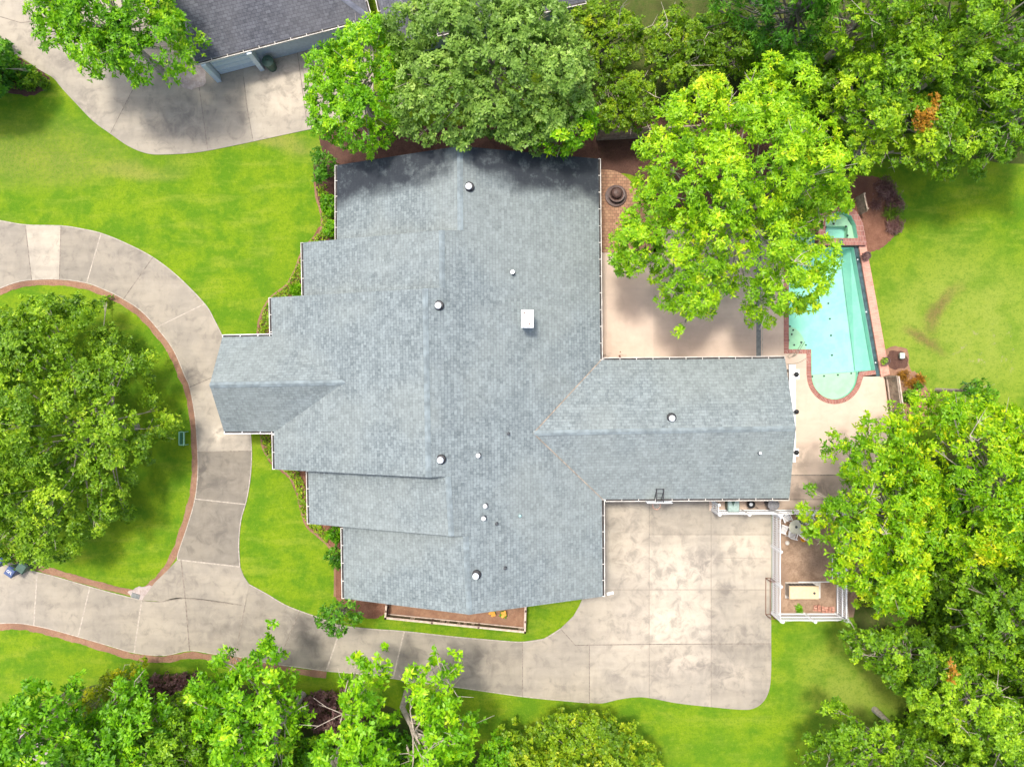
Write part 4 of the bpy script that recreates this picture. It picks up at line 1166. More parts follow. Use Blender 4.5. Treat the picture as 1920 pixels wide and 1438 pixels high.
# basketball hoop
bh = empty("basketball_hoop", hit(1236, 915, gR1, nGS), "white basketball backboard on black arms over the garage eave", "basketball hoop")
rb = hit(1236, 915, gR1, nGS)
m = MB()
bx0, bx1 = P(1214, 943, 3.75), P(1261, 943, 3.75)
m.box(((bx0.x + bx1.x) / 2, bx0.y, 3.28), (abs(bx1.x - bx0.x), .05, .92)); m.build("backboard", M['white'], bh)
xc = (bx0.x + bx1.x) / 2
m = MB()
for s_ in (-.22, .22):
    a = Vector((rb.x + s_, rb.y, rb.z + .35)); m.bar(a, (xc + s_, bx0.y + .04, 3.72), .045); m.bar(Vector((rb.x + s_, rb.y - .1, rb.z + .02)), a, .04)
    m.bar(a + Vector((0, -.1, -.1)), (xc + s_ + .03, bx0.y + .04, 2.95), .04)
for t_ in (0, .33, .62, .9):
    a = Vector((rb.x, rb.y, rb.z + .35)).lerp(Vector((xc, bx0.y + .04, 3.72)), t_); m.bar(a - Vector((.22, 0, 0)), a + Vector((.22, 0, 0)), .03)
m.build("mounting_arms", M['black'], bh)
m = MB(); rc = Vector((xc - .05, bx0.y - .30, 2.93)); m.tube([rc + Vector((.24 * math.cos(a), .24 * math.sin(a), 0)) for a in [2 * math.pi * k / 24 for k in range(25)]], .014, 6); m.bar(rc + Vector((0, .24, 0)), rc + Vector((0, .30, 0)), .1, .03)
rim_o = m.build("rim", M['orange'], bh)
m = MB()
for k in range(12):
    a = 2 * math.pi * k / 12; b = a + .26
    m.tube([rc + Vector((.24 * math.cos(a), .24 * math.sin(a), 0)), rc + Vector((.17 * math.cos(b), .17 * math.sin(b), -.22)), rc + Vector((.12 * math.cos(a), .12 * math.sin(a), -.42))], .007, 4)
m.build("net", M['white'], rim_o)
# rusty goal-like frame
rf = empty("steel_rack", P(1436, 1085), "rusty steel rack frame against the white fence on the court", "rack")
m = MB(); z1 = 1.0
x0, x1 = P(1438, 1100, 0).x - .1, P(1447, 1100, 0).x - .12
yA, yB = P(0, 1083, 0).y, P(0, 1151, 0).y
for x in (x0, x1):
    m.bar((x, yA, .06), (x, yB, .06), .035)
for y in (yA, yB):
    m.bar((x0, y, .06), (x1, y, .06), .035); m.bar((x0, y, z1), (x1, y, z1), .03)
    for x in (x0, x1): m.bar((x, y, .04), (x, y, z1), .035)
m.build("frame", M['rust'], rf)
m = MB(); m.bar((x0, yA, .5), (x1, yA, z1), .02); m.bar((x0, yB, .5), (x1, yB, z1), .02); m.build("brace", M['rust'], rf)
# generator
ge = empty("generator", P(1508, 1110), "beige standby generator on a concrete pad inside the white fence", "generator")
gc = P(1508, 1111, 1.0); g0 = Vector((gc.x, gc.y, 0))
m = MB(); m.box(P(1505, 1106, .06), (2.35, 1.05, .12)); m.build("pad", M['stone'], ge)
m = MB(); m.box(g0 + Vector((0, 0, .55)), (1.80, .78, .85)); m.build("housing", M['beige_d'], ge)
m = MB()
hx, hy = .98, .44
lowp = [g0 + Vector((x * hx, y * hy, .95)) for x, y in ((-1, -1), (1, -1), (1, 1), (-1, 1))]; hip_ = [g0 + Vector((x * (hx - .04), y * (hy - .04), 1.04)) for x, y in ((-1, -1), (1, -1), (1, 1), (-1, 1))]
for i in range(4): m.face([lowp[i], lowp[(i + 1) % 4], hip_[(i + 1) % 4], hip_[i]])
m.face(hip_); m.build("lid", M['beige'], ge)
m = MB(); m.lathe(g0 + Vector((.64, -.02, 1.04)), [(.075, 0), (.07, .05), (.0, .05)], 14); m.build("exhaust", M['lead'], ge)
m = MB()
for k in range(7): m.box(g0 + Vector((-.75 + k * .25, .40, .6)), (.18, .02, .5))
m.build("louvre", M['lead'], ge)
# pipe on the ground
m = MB(); m.tube([P(1498, 1101, .1), P(1497, 1091, .12), P(1560, 1090.5, .1), P(1560.5, 1089.5, .1), P(1561, 1040, .1)], .035, 8)
tag(m.build("conduit_pipe", M['white']), "thin white pipe bent at a corner on the dirt beside the generator", "pipe")
# brick piles
def brick_pile(x, y, nx_, ny_, label):
    o = empty("brick_pile", P(x, y), label, "brick pile", "red brick piles by the generator")
    r = random.Random(x)
    for i in range(nx_):
        for j in range(ny_):
            for k in range(2):
                m = MB(); m.box(P(x + i * 6.5 + r.uniform(-1, 1), y + j * 3.8, .05 + k * .075), (.2, .1, .065), 0, rot=r.uniform(-.3, .3) + (1.5 if r.random() < .3 else 0)); m.build("brick", M['brick1'] if r.random() < .6 else M['brick2'], o)
M['brick1'] = plain("loose_brick", C(0.42, 0.20, 0.14), .85, .25, 8); M['brick2'] = plain("loose_brick_pale", C(0.55, 0.30, 0.22), .85, .25, 8)
brick_pile(1529, 1136, 2, 3, "small pile of red bricks just behind the generator")
brick_pile(1543, 1139, 4, 3, "larger pile of red bricks in the fence corner")
# table and chairs
ttc = P(1493, 988, .72)
tt = empty("patio_table", Vector((ttc.x, ttc.y, 0)), "round frosted glass patio table stored by the white fence", "table")
T0 = Vector(tt.location)
m = MB(); m.lathe(T0, [(0, .70), (.46, .70), (.48, .715), (.46, .73), (.06, .73), (0, .73)], 32); top = m.build("tabletop", M['tabletop'], tt)
m = MB(); m.lathe(T0, [(.09, .73), (.08, .75), (0, .75)], 14); m.build("umbrella_socket", M['lead'], top)
for k in range(4):
    a = math.pi / 4 + k * math.pi / 2; dv = Vector((math.cos(a), math.sin(a), 0))
    m = MB(); m.tube([T0 + dv * .44 + Vector((0, 0, 0)), T0 + dv * .28 + Vector((0, 0, .35)), T0 + dv * .42 + Vector((0, 0, .70))], .022, 8); m.build("leg", M['white'], tt)
def metal_chair(c, rot, label, tip=0.0):
    o = empty("patio_chair", c, label, "chair", "white metal chairs round the stored patio table")
    R = Matrix.Rotation(rot, 3, 'Z') @ Matrix.Rotation(tip, 3, 'X')
    T = lambda x, y, z: R @ Vector((x, y, z)) + Vector(c)
    m = MB()
    for k in range(6): m.bar(T(-.22, -.2 + k * .08, .43), T(.22, -.2 + k * .08, .43), .045, .015)
    for s_ in (-1, 1): m.bar(T(s_ * .23, -.24, .42), T(s_ * .23, .24, .42), .03)
    m.build("seat", M['white'], o)
    m = MB()
    for s_ in (-1, 1): m.bar(T(s_ * .23, .24, .42), T(s_ * .21, .34, .95), .03)
    for k in range(5): m.bar(T(-.16 + k * .08, .25, .46), T(-.16 + k * .08, .335, .93), .018)
    m.bar(T(-.22, .34, .95), T(.22, .34, .95), .03)
    m.build("backrest", M['white'], o)
    for x in (-1, 1):
        for y in (-1, 1):
            m = MB(); m.bar(T(x * .23, y * .22, .42), T(x * .26, y * .28, 0), .028); m.build("leg", M['white'], o)
        m = MB(); m.bar(T(x * .26, -.2, .65), T(x * .25, .3, .66), .04, .02); m.bar(T(x * .26, -.2, .65), T(x * .24, -.22, .42), .025); m.build("armrest", M['white'], o)
mz = lambda x, y: Vector((P(x, y, .6).x, P(x, y, .6).y, 0.02))
metal_chair(mz(1471, 993), 1.2, "white metal chair left of the stored glass table", 0.0)
metal_chair(mz(1487, 1002), 2.9, "white metal chair below the stored glass table", 0.1)
metal_chair(mz(1513, 974), -.9, "white slatted chair tucked between the glass table and the fence")
metal_chair(mz(1507, 1001), -2.3, "white metal chair half under the leaves beside the glass table")
metal_chair(mz(1476, 972), .4, "white chair in the fence corner by the glass table")
m = MB(); c = P(1503, 1009, .2); m.lathe(P(1503, 1009, 0), [(.12, 0), (.17, .3), (.18, .32), (.15, .32), (.12, .05), (0, .05)], 16)
tag(m.build("bucket", M['yellow']), "small orange yellow bucket on the dirt at the leaf edge", "bucket")
m = MB(); m.lathe(P(1475, 1017, 0), [(.07, 0), (.14, .06), (.15, .13), (.1, .2), (0, .23)], 12)
tag(m.build("stone_ball", M['stone']), "pale round stone on the dirt near the stored table", "stone")
m = MB(); m.lathe(P(1494, 973, 0), [(.08, 0), (.13, .5), (.15, .85), (.08, .95), (0, .97)], 14)
tag(m.build("gas_bottle", M['grey_pl']), "dark rounded bottle between the glass table and the fence", "bottle")
# fire pit
fp = empty("fire_pit", P(1155, 366, DK), "brown round fire pit with domed lid on the paver terrace", "fire pit")
F0 = P(1155, 368, DK)
m = MB(); 
m.lathe(F0, [(.72, 0), (.74, .05), (.72, .10), (.66, .11), (.64, .05)], 36); m.build("ground_ring", M['iron'], fp)
m = MB(); m.lathe(F0 + Vector((0, .05, 0)), [(.30, .1), (.46, .32), (.54, .36), (.54, .39), (.45, .38), (.3, .2), (0, .15)], 30); m.build("bowl", M['iron'], fp)
m = MB(); m.lathe(F0 + Vector((0, .10, .42)), [(.34, 0), (.33, .06), (.24, .17), (.1, .22), (0, .23)], 28)
m.lathe(F0 + Vector((0, .10, .65)), [(.03, 0), (.04, .05), (0, .07)], 10); m.build("dome_lid", M['lid'] if 'lid' in M else M['iron'], fp)
for k in range(4):
    a = .6 + k * math.pi / 2; m = MB(); dv = Vector((math.cos(a), math.sin(a), 0)); m.bar(F0 + dv * .45 + Vector((0, 0, .02)), F0 + dv * .38 + Vector((0, 0, .3)), .05); m.build("leg", M['iron'], fp)
# garden bench
gbn = empty("garden_bench", P(343, 822), "seafoam green slatted bench on the island lawn beside the oak", "bench")
bc = P(343, 822, .4); b0 = Vector((bc.x, bc.y, 0))
m = MB()
hw, hl = .24, .43
for x, y in ((-hw, 0), (0.06, 0), (.24, .03)):
    z = .42 if x < .2 else .8
    m.bar(b0 + Vector((x, -hl + y, z)), b0 + Vector((x, hl + y, z)), .06)
for y in (-hl, hl): m.bar(b0 + Vector((-hw, y, .42)), b0 + Vector((.18, y, .42)), .06)
m.build("frame", M['benchg'], gbn)
m = MB()
for x in (-.15, -.07): m.bar(b0 + Vector((x, -hl + .04, .40)), b0 + Vector((x, hl - .04, .40)), .06, .02)
m.build("seat", M['benchd'], gbn)
m = MB(); 
for z in (.52, .66): m.bar(b0 + Vector((.16, -hl + .04, z)), b0 + Vector((.16, hl - .04, z)), .02, .08)
for y in (-hl, hl): m.bar(b0 + Vector((.12, y, .42)), b0 + Vector((.24, y + .01, .82)), .05)
m.build("backrest", M['benchg'], gbn)
for x in (-hw, .16):
    for y in (-hl, hl):
        m = MB(); m.bar(b0 + Vector((x, y, 0)), b0 + Vector((x, y, .42)), .05); m.build("leg", M['benchg'], gbn)
# utility box, stones, hose, ladder
ub = empty("utility_box", P(1691, 667), "pale green utility box on the bare patch by the brick walk", "utility box")
m = MB(); m.box(P(1691, 667, .2), (.2, .34, .4)); m.build("cabinet", M['boxg'], ub)
m = MB(); m.box(P(1691, 667, .42), (.24, .38, .04)); m.build("cover", M['boxg'], ub)
m = MB(); m.tube([P(x, y, z) for x, y, z in ((1505, 641, -.2), (1498, 652, .25), (1490, 664, .3), (1480, 672, .09), (1477, 668, .09), (1482, 663, .09), (1489, 662, .09))], .02, 6)
m.tube([P(x, y, z) for x, y, z in ((1509, 641, -.2), (1502, 652, .25), (1494, 664, .3), (1486, 669, .09))], .02, 6)
tag(m.build("pool_rail", M['hose']), "thin grey looped rail over the brick coping at the pool corner", "rail")
m = MB(); m.tube([P(x, y, .065) for x, y in smooth([(1474, 683), (1488, 682), (1500, 679), (1510, 673), (1513, 671)], 5)], .016, 6)
tag(m.build("garden_hose", M['hose']), "thin dark hose curving across the deck near the garage wing", "hose")
m = MB(); m.box(P(254, 1117, .045), (.55, .32, .04), 0, rot=-.3)
mo = m.build("meter_lid", M['drain']); tag(mo, "dark meter lid at the point of the island mulch", "meter lid")
lf = MB()
lf.box(P(1162, 668, DK + .02), (.12, .16, .04), 0, rot=.4); lf.box(P(1163, 660, DK + .02), (.06, .08, .03), 0)
tag(lf.build("dead_leaf_litter", M['rust']), "brown curled leaves on the patio by the house corner", "leaves")

# ------------------------------------------------------------------ vegetation
def inpoly(x, y, poly):
    r = np.zeros(len(x), bool); n = len(poly); j = n - 1
    for i in range(n):
        xi, yi = poly[i]; xj, yj = poly[j]
        c = ((yi > y) != (yj > y)) & (x < (xj - xi) * (y - yi) / (yj - yi + 1e-12) + xi)
        r ^= c; j = i
    return r
def edgedist(x, y, poly):
    d = np.full(len(x), 1e9); n = len(poly)
    for i in range(n):
        ax, ay = poly[i]; bx, by = poly[(i + 1) % n]
        dx, dy = bx - ax, by - ay
        t = np.clip(((x - ax) * dx + (y - ay) * dy) / (dx * dx + dy * dy + 1e-12), 0, 1)
        d = np.minimum(d, np.hypot(x - ax - t * dx, y - ay - t * dy))
    return d
def norm(v): return v / (np.linalg.norm(v, axis=1, keepdims=True) + 1e-9)

def leaves(centers, axes, tone, per, L, W, rng, droop=0.0, spread=1.0):
    """rosettes of pointed leaves. returns verts (N*4,3), tones (N)"""
    n = len(centers)
    c = np.repeat(centers, per, 0); a = np.repeat(axes, per, 0); t = np.repeat(tone, per)
    m = len(c)
    ref = norm(rng.normal(size=(m, 3)))
    u = norm(np.cross(a, ref)); w = np.cross(a, u)
    ph = rng.uniform(0, 2 * np.pi, m)[:, None]
    tilt = rng.uniform(-0.05, 0.5, m)[:, None]
    d = norm((u * np.cos(ph) + w * np.sin(ph)) * spread + a * tilt - np.array([[0, 0, droop]]))
    s = norm(np.cross(a + rng.normal(size=(m, 3)) * 0.35, d))
    l = (L * rng.uniform(0.65, 1.25, m))[:, None]; ww = (W * rng.uniform(0.75, 1.25, m))[:, None]
    base = c + rng.normal(size=(m, 3)) * L * 0.12
    v = np.stack([base, base + d * l * 0.5 + s * ww, base + d * l, base + d * l * 0.5 - s * ww], 1)
    tt = np.clip(t + rng.normal(size=m) * 0.10, 0, 1)
    return v.reshape(-1, 3), tt

def leaf_mesh(name, V, tones, mat, parent):
    off = np.array(root_loc(parent)); n = len(tones)
    me = bpy.data.meshes.new(name)
    me.vertices.add(n * 4); me.vertices.foreach_set("co", (V - off).astype(np.float32).ravel())
    me.loops.add(n * 4); me.loops.foreach_set("vertex_index", np.arange(n * 4, dtype=np.int32))
    me.polygons.add(n); me.polygons.foreach_set("loop_start", np.arange(0, n * 4, 4, dtype=np.int32))
    try: me.polygons.foreach_set("loop_total", np.full(n, 4, dtype=np.int32))
    except Exception: pass
    at = me.attributes.new("tone", 'FLOAT', 'FACE'); at.data.foreach_set("value", tones.astype(np.float32))
    me.materials.append(mat); me.update(calc_edges=True)
    o = bpy.data.objects.new(name, me); o.parent = parent; COL.objects.link(o)
    return o

NLEAF = [0]
def tree(name, label, poly, z0, z1, pal, lr=1.0, base=None, dens=1.0, leaf=(0.30, 0.055), per=6, cat="tree", group=None, cover=1.0, twigs=1.0,
         bark='bark', trunk_r=None, seed=None, flat=0.5, tonebias=0.0, zjit=0.7, under=0.35, bare=0, spread=1.0, clus=1.0, dead=None):
    """poly: crown outline in photo pixels; z0..z1: heights of the crown rim and its top"""
    sd = seed if seed is not None else int(abs(poly[0][0] * 13 + poly[0][1] * 7 + len(poly)))
    rng = np.random.default_rng(sd)
    zm = z0 + (z1 - z0) * 0.35
    W = [P(x, y, zm) for x, y in poly]; pg = [(p.x, p.y) for p in W]
    xs = np.array([p[0] for p in pg]); ys = np.array([p[1] for p in pg])
    # dart throwing for the boughs
    area = 0.5 * abs(np.dot(xs, np.roll(ys, 1)) - np.dot(ys, np.roll(xs, 1)))
    pts = []; sp = lr * 0.95
    N = int(area / (sp * sp) * 14 * cover) + 20
    cx = rng.uniform(xs.min(), xs.max(), N * 2); cy = rng.uniform(ys.min(), ys.max(), N * 2)
    ok = inpoly(cx, cy, pg); cx, cy = cx[ok], cy[ok]
    ed = edgedist(cx, cy, pg)
    sel = []; r_ = []
    for i in range(len(cx)):
        rad = min(lr * rng.uniform(0.7, 1.25), max(0.36 * lr, ed[i] * 0.95))
        if ed[i] < 0.28 * lr: continue
        k = True
        for j in range(len(sel)):
            dd = (cx[i] - cx[sel[j]]) ** 2 + (cy[i] - cy[sel[j]]) ** 2
            if dd < (0.80 * (rad + r_[j]) * 0.56) ** 2: k = False; break
        if k and rng.random() < cover: sel.append(i); r_.append(rad)
    if not sel: sel = [0]; r_ = [lr]
    sel = np.array(sel); r_ = np.array(r_)
    X, Y, E = cx[sel], cy[sel], ed[sel]
    half = max(E.max(), 0.5)
    prof = np.clip(E / half, 0, 1) ** flat
    Z = z0 + (z1 - z0) * prof + rng.normal(size=len(X)) * zjit * 0.5
    # second, lower layer so that the crown has a body
    nu = int(len(X) * under)
    if nu:
        ui = rng.choice(len(X), nu, replace=False)
        X = np.r_[X, X[ui] + rng.normal(size=nu) * lr * .5]; Y = np.r_[Y, Y[ui] + rng.normal(size=nu) * lr * .5]
        Z = np.r_[Z, Z[ui] - rng.uniform(1.0, 2.2, nu) * lr]; r_ = np.r_[r_, r_[ui] * .9]
        okk = inpoly(X, Y, pg)
        X, Y, Z, r_ = X[okk], Y[okk], Z[okk], r_[okk]
    Z = np.maximum(Z, r_ * 0.8)
    if base is None: bx, by = float(xs.mean()), float(ys.mean())
    else: b = P(*base); bx, by = b.x, b.y
    root = empty(name, (bx, by, 0), label, cat, group)
    # rosettes on each bough
    cen, ax, tn = [], [], []
    btone = 0.42 + tonebias + rng.normal(size=len(X)) * 0.13
    for i in range(len(X)):
        n = max(5, int(2 * np.pi * r_[i] ** 2 * 13 * dens * (0.30 / leaf[0]) ** 1.3))
        K = max(3, int(6.0 * r_[i] ** 2 * clus) + 3)
        sc = norm(rng.normal(size=(K, 3))); sc[:, 2] = np.where(sc[:, 2] < -0.2, -sc[:, 2], sc[:, 2])
        kk = rng.integers(0, K, n); srad = rng.uniform(.84, 1.12, K); stn = rng.normal(size=K) * .10
        d = norm(sc[kk] + rng.normal(size=(n, 3)) * 0.19 / max(r_[i], .3))
        loose = rng.random(n) < .2
        d = np.where(loose[:, None], norm(rng.normal(size=(n, 3)) + np.array([0, 0, .4])), d)
        rr = (r_[i] * (srad[kk] - 0.34 * rng.random(n) ** 1.6))[:, None]
        lump = 1 + 0.22 * np.sin(d[:, :1] * 5 + i) * np.cos(d[:, 1:2] * 6 - i)
        p = np.array([X[i], Y[i], Z[i]]) + d * rr * lump * np.array([1, 1, 0.72])
        cen.append(p); ax.append(norm(d * 1.2 + np.array([0, 0, 0.45]) + rng.normal(size=(n, 3)) * .28))
        tn.append(btone[i] + stn[kk] + rng.normal(size=n) * 0.08 + 0.05 * d[:, 2])
    cen = np.concatenate(cen); ax = np.concatenate(ax); tn = np.concatenate(tn)
    cen[:, 2] = np.maximum(cen[:, 2], 0.06)
    V, T = leaves(cen, ax, tn, per, leaf[0], leaf[1], rng, spread=spread)
    V[:, 2] = np.maximum(V[:, 2], 0.03)
    leaf_mesh("crown" if cat == "tree" else "foliage", V, T, G[pal], root); NLEAF[0] += len(T)
    for (dx, dy, dz_, dr) in (dead or ()):
        c = P(dx, dy, dz_); nn_ = int(70 * dr * dr) + 14
        q = np.array([c.x, c.y, c.z]) + rng.normal(size=(nn_, 3)) * np.array([dr * .5, dr * .9, .3])
        q[0] = (c.x, c.y, c.z)
        for j_ in range(1, nn_): q[j_] = q[rng.integers(0, j_)] + rng.normal(size=3) * np.array([.13, .2, .06])
        V2, T2 = leaves(q, norm(np.array([[0, 0, 1.]]) + rng.normal(size=(nn_, 3)) * .4), np.full(nn_, .5) + rng.normal(size=nn_) * .2, 6, leaf[0], leaf[1], rng)
        leaf_mesh("dead_spray", V2, T2, G['dead'], root)
    # trunk and limbs
    top = float(Z.max())
    tr_ = trunk_r if trunk_r is not None else max(0.05, 0.022 * z1 + 0.012 * half)
    m = MB(); fork = Vector((bx, by, max(0.25, z0 * 0.55)))
    cxm, cym = float(X.mean()), float(Y.mean())
    lead = Vector(((bx + cxm) / 2, (by + cym) / 2, z0 + (z1 - z0) * .45))
    m.tube([(bx, by, 0), (bx, by, fork.z * .5), fork, lead], [tr_ * 1.25, tr_, tr_ * .85, tr_ * .4], 9)
    m.build("trunk", M[bark], root)
    m = MB(); order = rng.permutation(len(X))[:int(min(len(X), 44) * twigs)]
    for i in order:
        tip = Vector((float(X[i]), float(Y[i]), float(Z[i]) + float(r_[i]) * .35))
        t = rng.uniform(.1, .9); st = fork.lerp(lead, t)
        md = st.lerp(tip, .5) + Vector((rng.normal() * .25, rng.normal() * .25, -0.08 * (tip - st).length + .1))
        br = tr_ * .30
        m.tube([st, md, tip], [br, br * .6, br * .2], 5, cap=False)
        for q in range(3):
            e = tip + Vector((rng.normal() * .5, rng.normal() * .5, rng.uniform(.0, .45))) * float(r_[i])
            m.tube([md.lerp(tip, .6 + .1 * q), e], [br * .3, br * .1], 4, cap=False)
    for _ in range(bare):
        i = rng.integers(len(X)); tip = Vector((float(X[i]), float(Y[i]), float(Z[i]) + float(r_[i]) * 1.0))
        st = Vector((float(X[i]) * .7 + bx * .3, float(Y[i]) * .7 + by * .3, float(Z[i]) - .3))
        hub = st.lerp(tip, rng.uniform(.35, .6)); m.tube([st, hub], [.05, .035], 5, cap=False)
        for q in range(4):
            e = hub + Vector((rng.normal() * .75, rng.normal() * .75, rng.uniform(.1, .5)))
            k1 = hub.lerp(e, .5) + Vector((rng.normal() * .18, rng.normal() * .18, .1))
            m.tube([hub, k1, e], [.028, .02, .008], 4, cap=False)
            m.tube([k1, k1 + Vector((rng.normal() * .3, rng.normal() * .3, .15))], [.015, .006], 4, cap=False)
    if m.v: m.build("branches", M[bark], root)
    return root

T = tree
FR = (0.24, 0.05)
# top edge
T("shade_tree", "dark green tree cut by the left edge above the roadside bed", [(-230, 50), (-60, 50), (-5, 68), (14, 78), (20, 100), (12, 120), (-5, 150), (-40, 180), (-230, 190)], 3, 5.5, 'deep', .7, base=(-60, 160), leaf=(.26, .07), tonebias=.15)
T("shade_tree", "bright green tree over the neighbor's drive at the top left", [(60, -30), (70, 20), (70, 55), (85, 100), (112, 106), (130, 92), (150, 118), (158, 158), (190, 158), (215, 146), (250, 166), (290, 160), (325, 150), (362, 140), (372, 118), (362, 95), (360, 50), (345, 22), (330, -30), (240, -70), (130, -70)],
  4, 8.5, 'bright', 1.1, base=(300, 130), leaf=FR, tonebias=.02, bare=3)
T("roadside_shrub", "dark green shrub at the left edge of the roadside bed", [(-50, 60), (0, 68), (18, 80), (22, 105), (40, 118), (60, 140), (45, 160), (10, 165), (-50, 160)], .5, 1.4, 'deep', .45, leaf=(.2, .05), cat="shrub", twigs=0)
T("roadside_shrub", "green shrub at the right end of the roadside bed", [(48, 126), (72, 130), (88, 146), (86, 162), (64, 168), (44, 160)], .3, .8, 'oak', .35, leaf=(.18, .05), cat="shrub", twigs=0)
T("shade_tree", "vivid green rounded tree between the two houses at the lawn edge", [(700, 28), (735, 45), (765, 90), (768, 150), (762, 210), (745, 262), (718, 290), (690, 294), (650, 285), (628, 268), (600, 262), (580, 240), (574, 205), (580, 170), (572, 150), (590, 105), (625, 85), (655, 60)],
  4.5, 8, 'bright', .85, base=(700, 220), leaf=(.21, .05), tonebias=.05, flat=.45)
T("shade_tree", "huge grey green tree spreading over the north roof end", [(712, 40), (760, 5), (820, -20), (880, -60), (1000, -60), (1050, 10), (1085, 60), (1110, 110), (1120, 160), (1118, 215), (1080, 250), (1020, 262), (985, 285), (940, 272), (900, 258), (880, 285), (850, 280), (800, 275), (768, 260), (745, 268), (735, 210), (745, 150), (735, 100)],
  5.5, 9.5, 'sage', 1.0, base=(930, 190), leaf=(.22, .055), per=7, flat=.4, zjit=1.0, bare=4, cover=1.0)
T("shade_tree", "smaller vivid green tree touching the north east roof corner", [(1035, 215), (1080, 195), (1112, 200), (1124, 235), (1108, 262), (1080, 285), (1045, 292), (1010, 286), (995, 262), (1010, 235)],
  5.2, 6.8, 'bright', .65, base=(1070, 262), leaf=(.26, .07))
T("bush_tree", "olive green tangled bush below the sliver of lawn at the top", [(1055, 10), (1110, 10), (1170, 20), (1210, 60), (1205, 120), (1150, 140), (1110, 120), (1085, 70)], 3, 5, 'olive', .8, leaf=(.18, .05), bare=2, bark='bark_grey')
T("bush_tree", "olive green bush with bare twigs left of the lawn sliver", [(1200, 70), (1260, 20), (1330, 55), (1350, 120), (1330, 175), (1270, 185), (1215, 150)], 3, 4.6, 'olive', .75, leaf=(.18, .05), bare=5, bark='bark', tonebias=-.05)
T("bush_tree", "olive green bush above the wooden board fence", [(1105, 125), (1150, 135), (1215, 150), (1235, 190), (1228, 235), (1200, 240), (1150, 248), (1118, 240), (1120, 180)], 2.6, 4.4, 'olive', .75, leaf=(.18, .05), bare=4, bark='bark', tonebias=-.03)
T("bush_tree", "dark green bush between the olive bushes and the tall conifer", [(1320, 40), (1390, 30), (1420, 90), (1400, 140), (1340, 150)], 3, 5, 'olive', .75, leaf=(.18, .05), tonebias=-.1)
T("conifer", "tall deep green feathery conifer at the top", [(1330, -60), (1520, -60), (1545, 20), (1545, 90), (1525, 130), (1500, 150), (1470, 110), (1420, 100), (1385, 40), (1340, 20)], 3, 12, 'deep', .9, base=(1450, 110), leaf=(.34, .035), per=8, zjit=1.8, flat=.8, bark='bark_grey', tonebias=.08, cover=.9)
T("pool_tree", "large lime green tree between the patio and the swimming pool",
  [(1232, 188), (1300, 148), (1345, 150), (1385, 160), (1420, 112), (1470, 105), (1508, 132), (1530, 190), (1560, 240), (1565, 290), (1580, 320), (1612, 372), (1600, 402), (1555, 425), (1512, 418), (1516, 452), (1560, 452), (1560, 490), (1565, 510), (1552, 560), (1522, 590), (1478, 592), (1455, 620), (1410, 592), (1372, 545), (1350, 575), (1305, 600), (1302, 632), (1268, 628), (1262, 590), (1236, 575), (1232, 530), (1215, 495), (1190, 530), (1172, 532), (1165, 500), (1135, 490), (1138, 470), (1160, 440), (1152, 412), (1182, 380), (1192, 330), (1180, 285), (1190, 262), (1222, 250), (1222, 215)],
  5, 10.5, 'lime', 1.05, base=(1345, 450), leaf=(.25, .046), per=7, flat=.5, zjit=1.5, cover=.88, bare=18, dens=.95, under=.3, tonebias=.04, bark='bark')
T("shade_tree", "yellow green tree behind the pool tree at the top right", [(1540, 150), (1600, 90), (1660, 70), (1720, 90), (1730, 160), (1690, 230), (1660, 280), (1640, 330), (1600, 335), (1575, 290), (1565, 240), (1540, 190)], 5, 10, 'wood', .95, base=(1600, 290), leaf=(.20, .052), per=6, tonebias=.12, zjit=1.2, bare=3)
T("shade_tree", "tree with a few orange dead sprays at the edge of the back lawn", [(1665, 190), (1720, 180), (1770, 190), (1790, 240), (1812, 290), (1790, 340), (1745, 330), (1700, 322), (1670, 300), (1655, 240)], 4.5, 8, 'wood', .85, base=(1690, 300), leaf=(.20, .052), tonebias=.2, bare=4, dead=[(1742, 215, 8.3, .7), (1752, 196, 8.3, .5), (1733, 240, 8.0, .5), (1695, 205, 6.5, .6)])
T("shade_tree", "mid green tree in the wood along the top edge right of the conifer", [(1530, -70), (1700, -70), (1730, 20), (1700, 90), (1620, 100), (1560, 110), (1535, 60)], 6, 11, 'wood', 1.1, leaf=(.21, .05), tonebias=.1, zjit=1.5, bare=3)
T("shade_tree", "broad green tree filling the top right corner", [(1700, -70), (2010, -70), (2010, 130), (1920, 180), (1840, 170), (1770, 190), (1710, 120), (1710, 20)], 6.5, 12, 'wood', 1.2, leaf=(.21, .05), tonebias=.06, zjit=1.6, bare=3)
T("shade_tree", "darker green tree at the right edge above the back lawn", [(1790, 170), (1900, 160), (2010, 120), (2010, 300), (1930, 280), (1880, 310), (1838, 318), (1800, 280), (1775, 230)], 5, 9.5, 'wood', 1.05, base=(1850, 250), leaf=(.21, .05), tonebias=-.04, zjit=1.2)
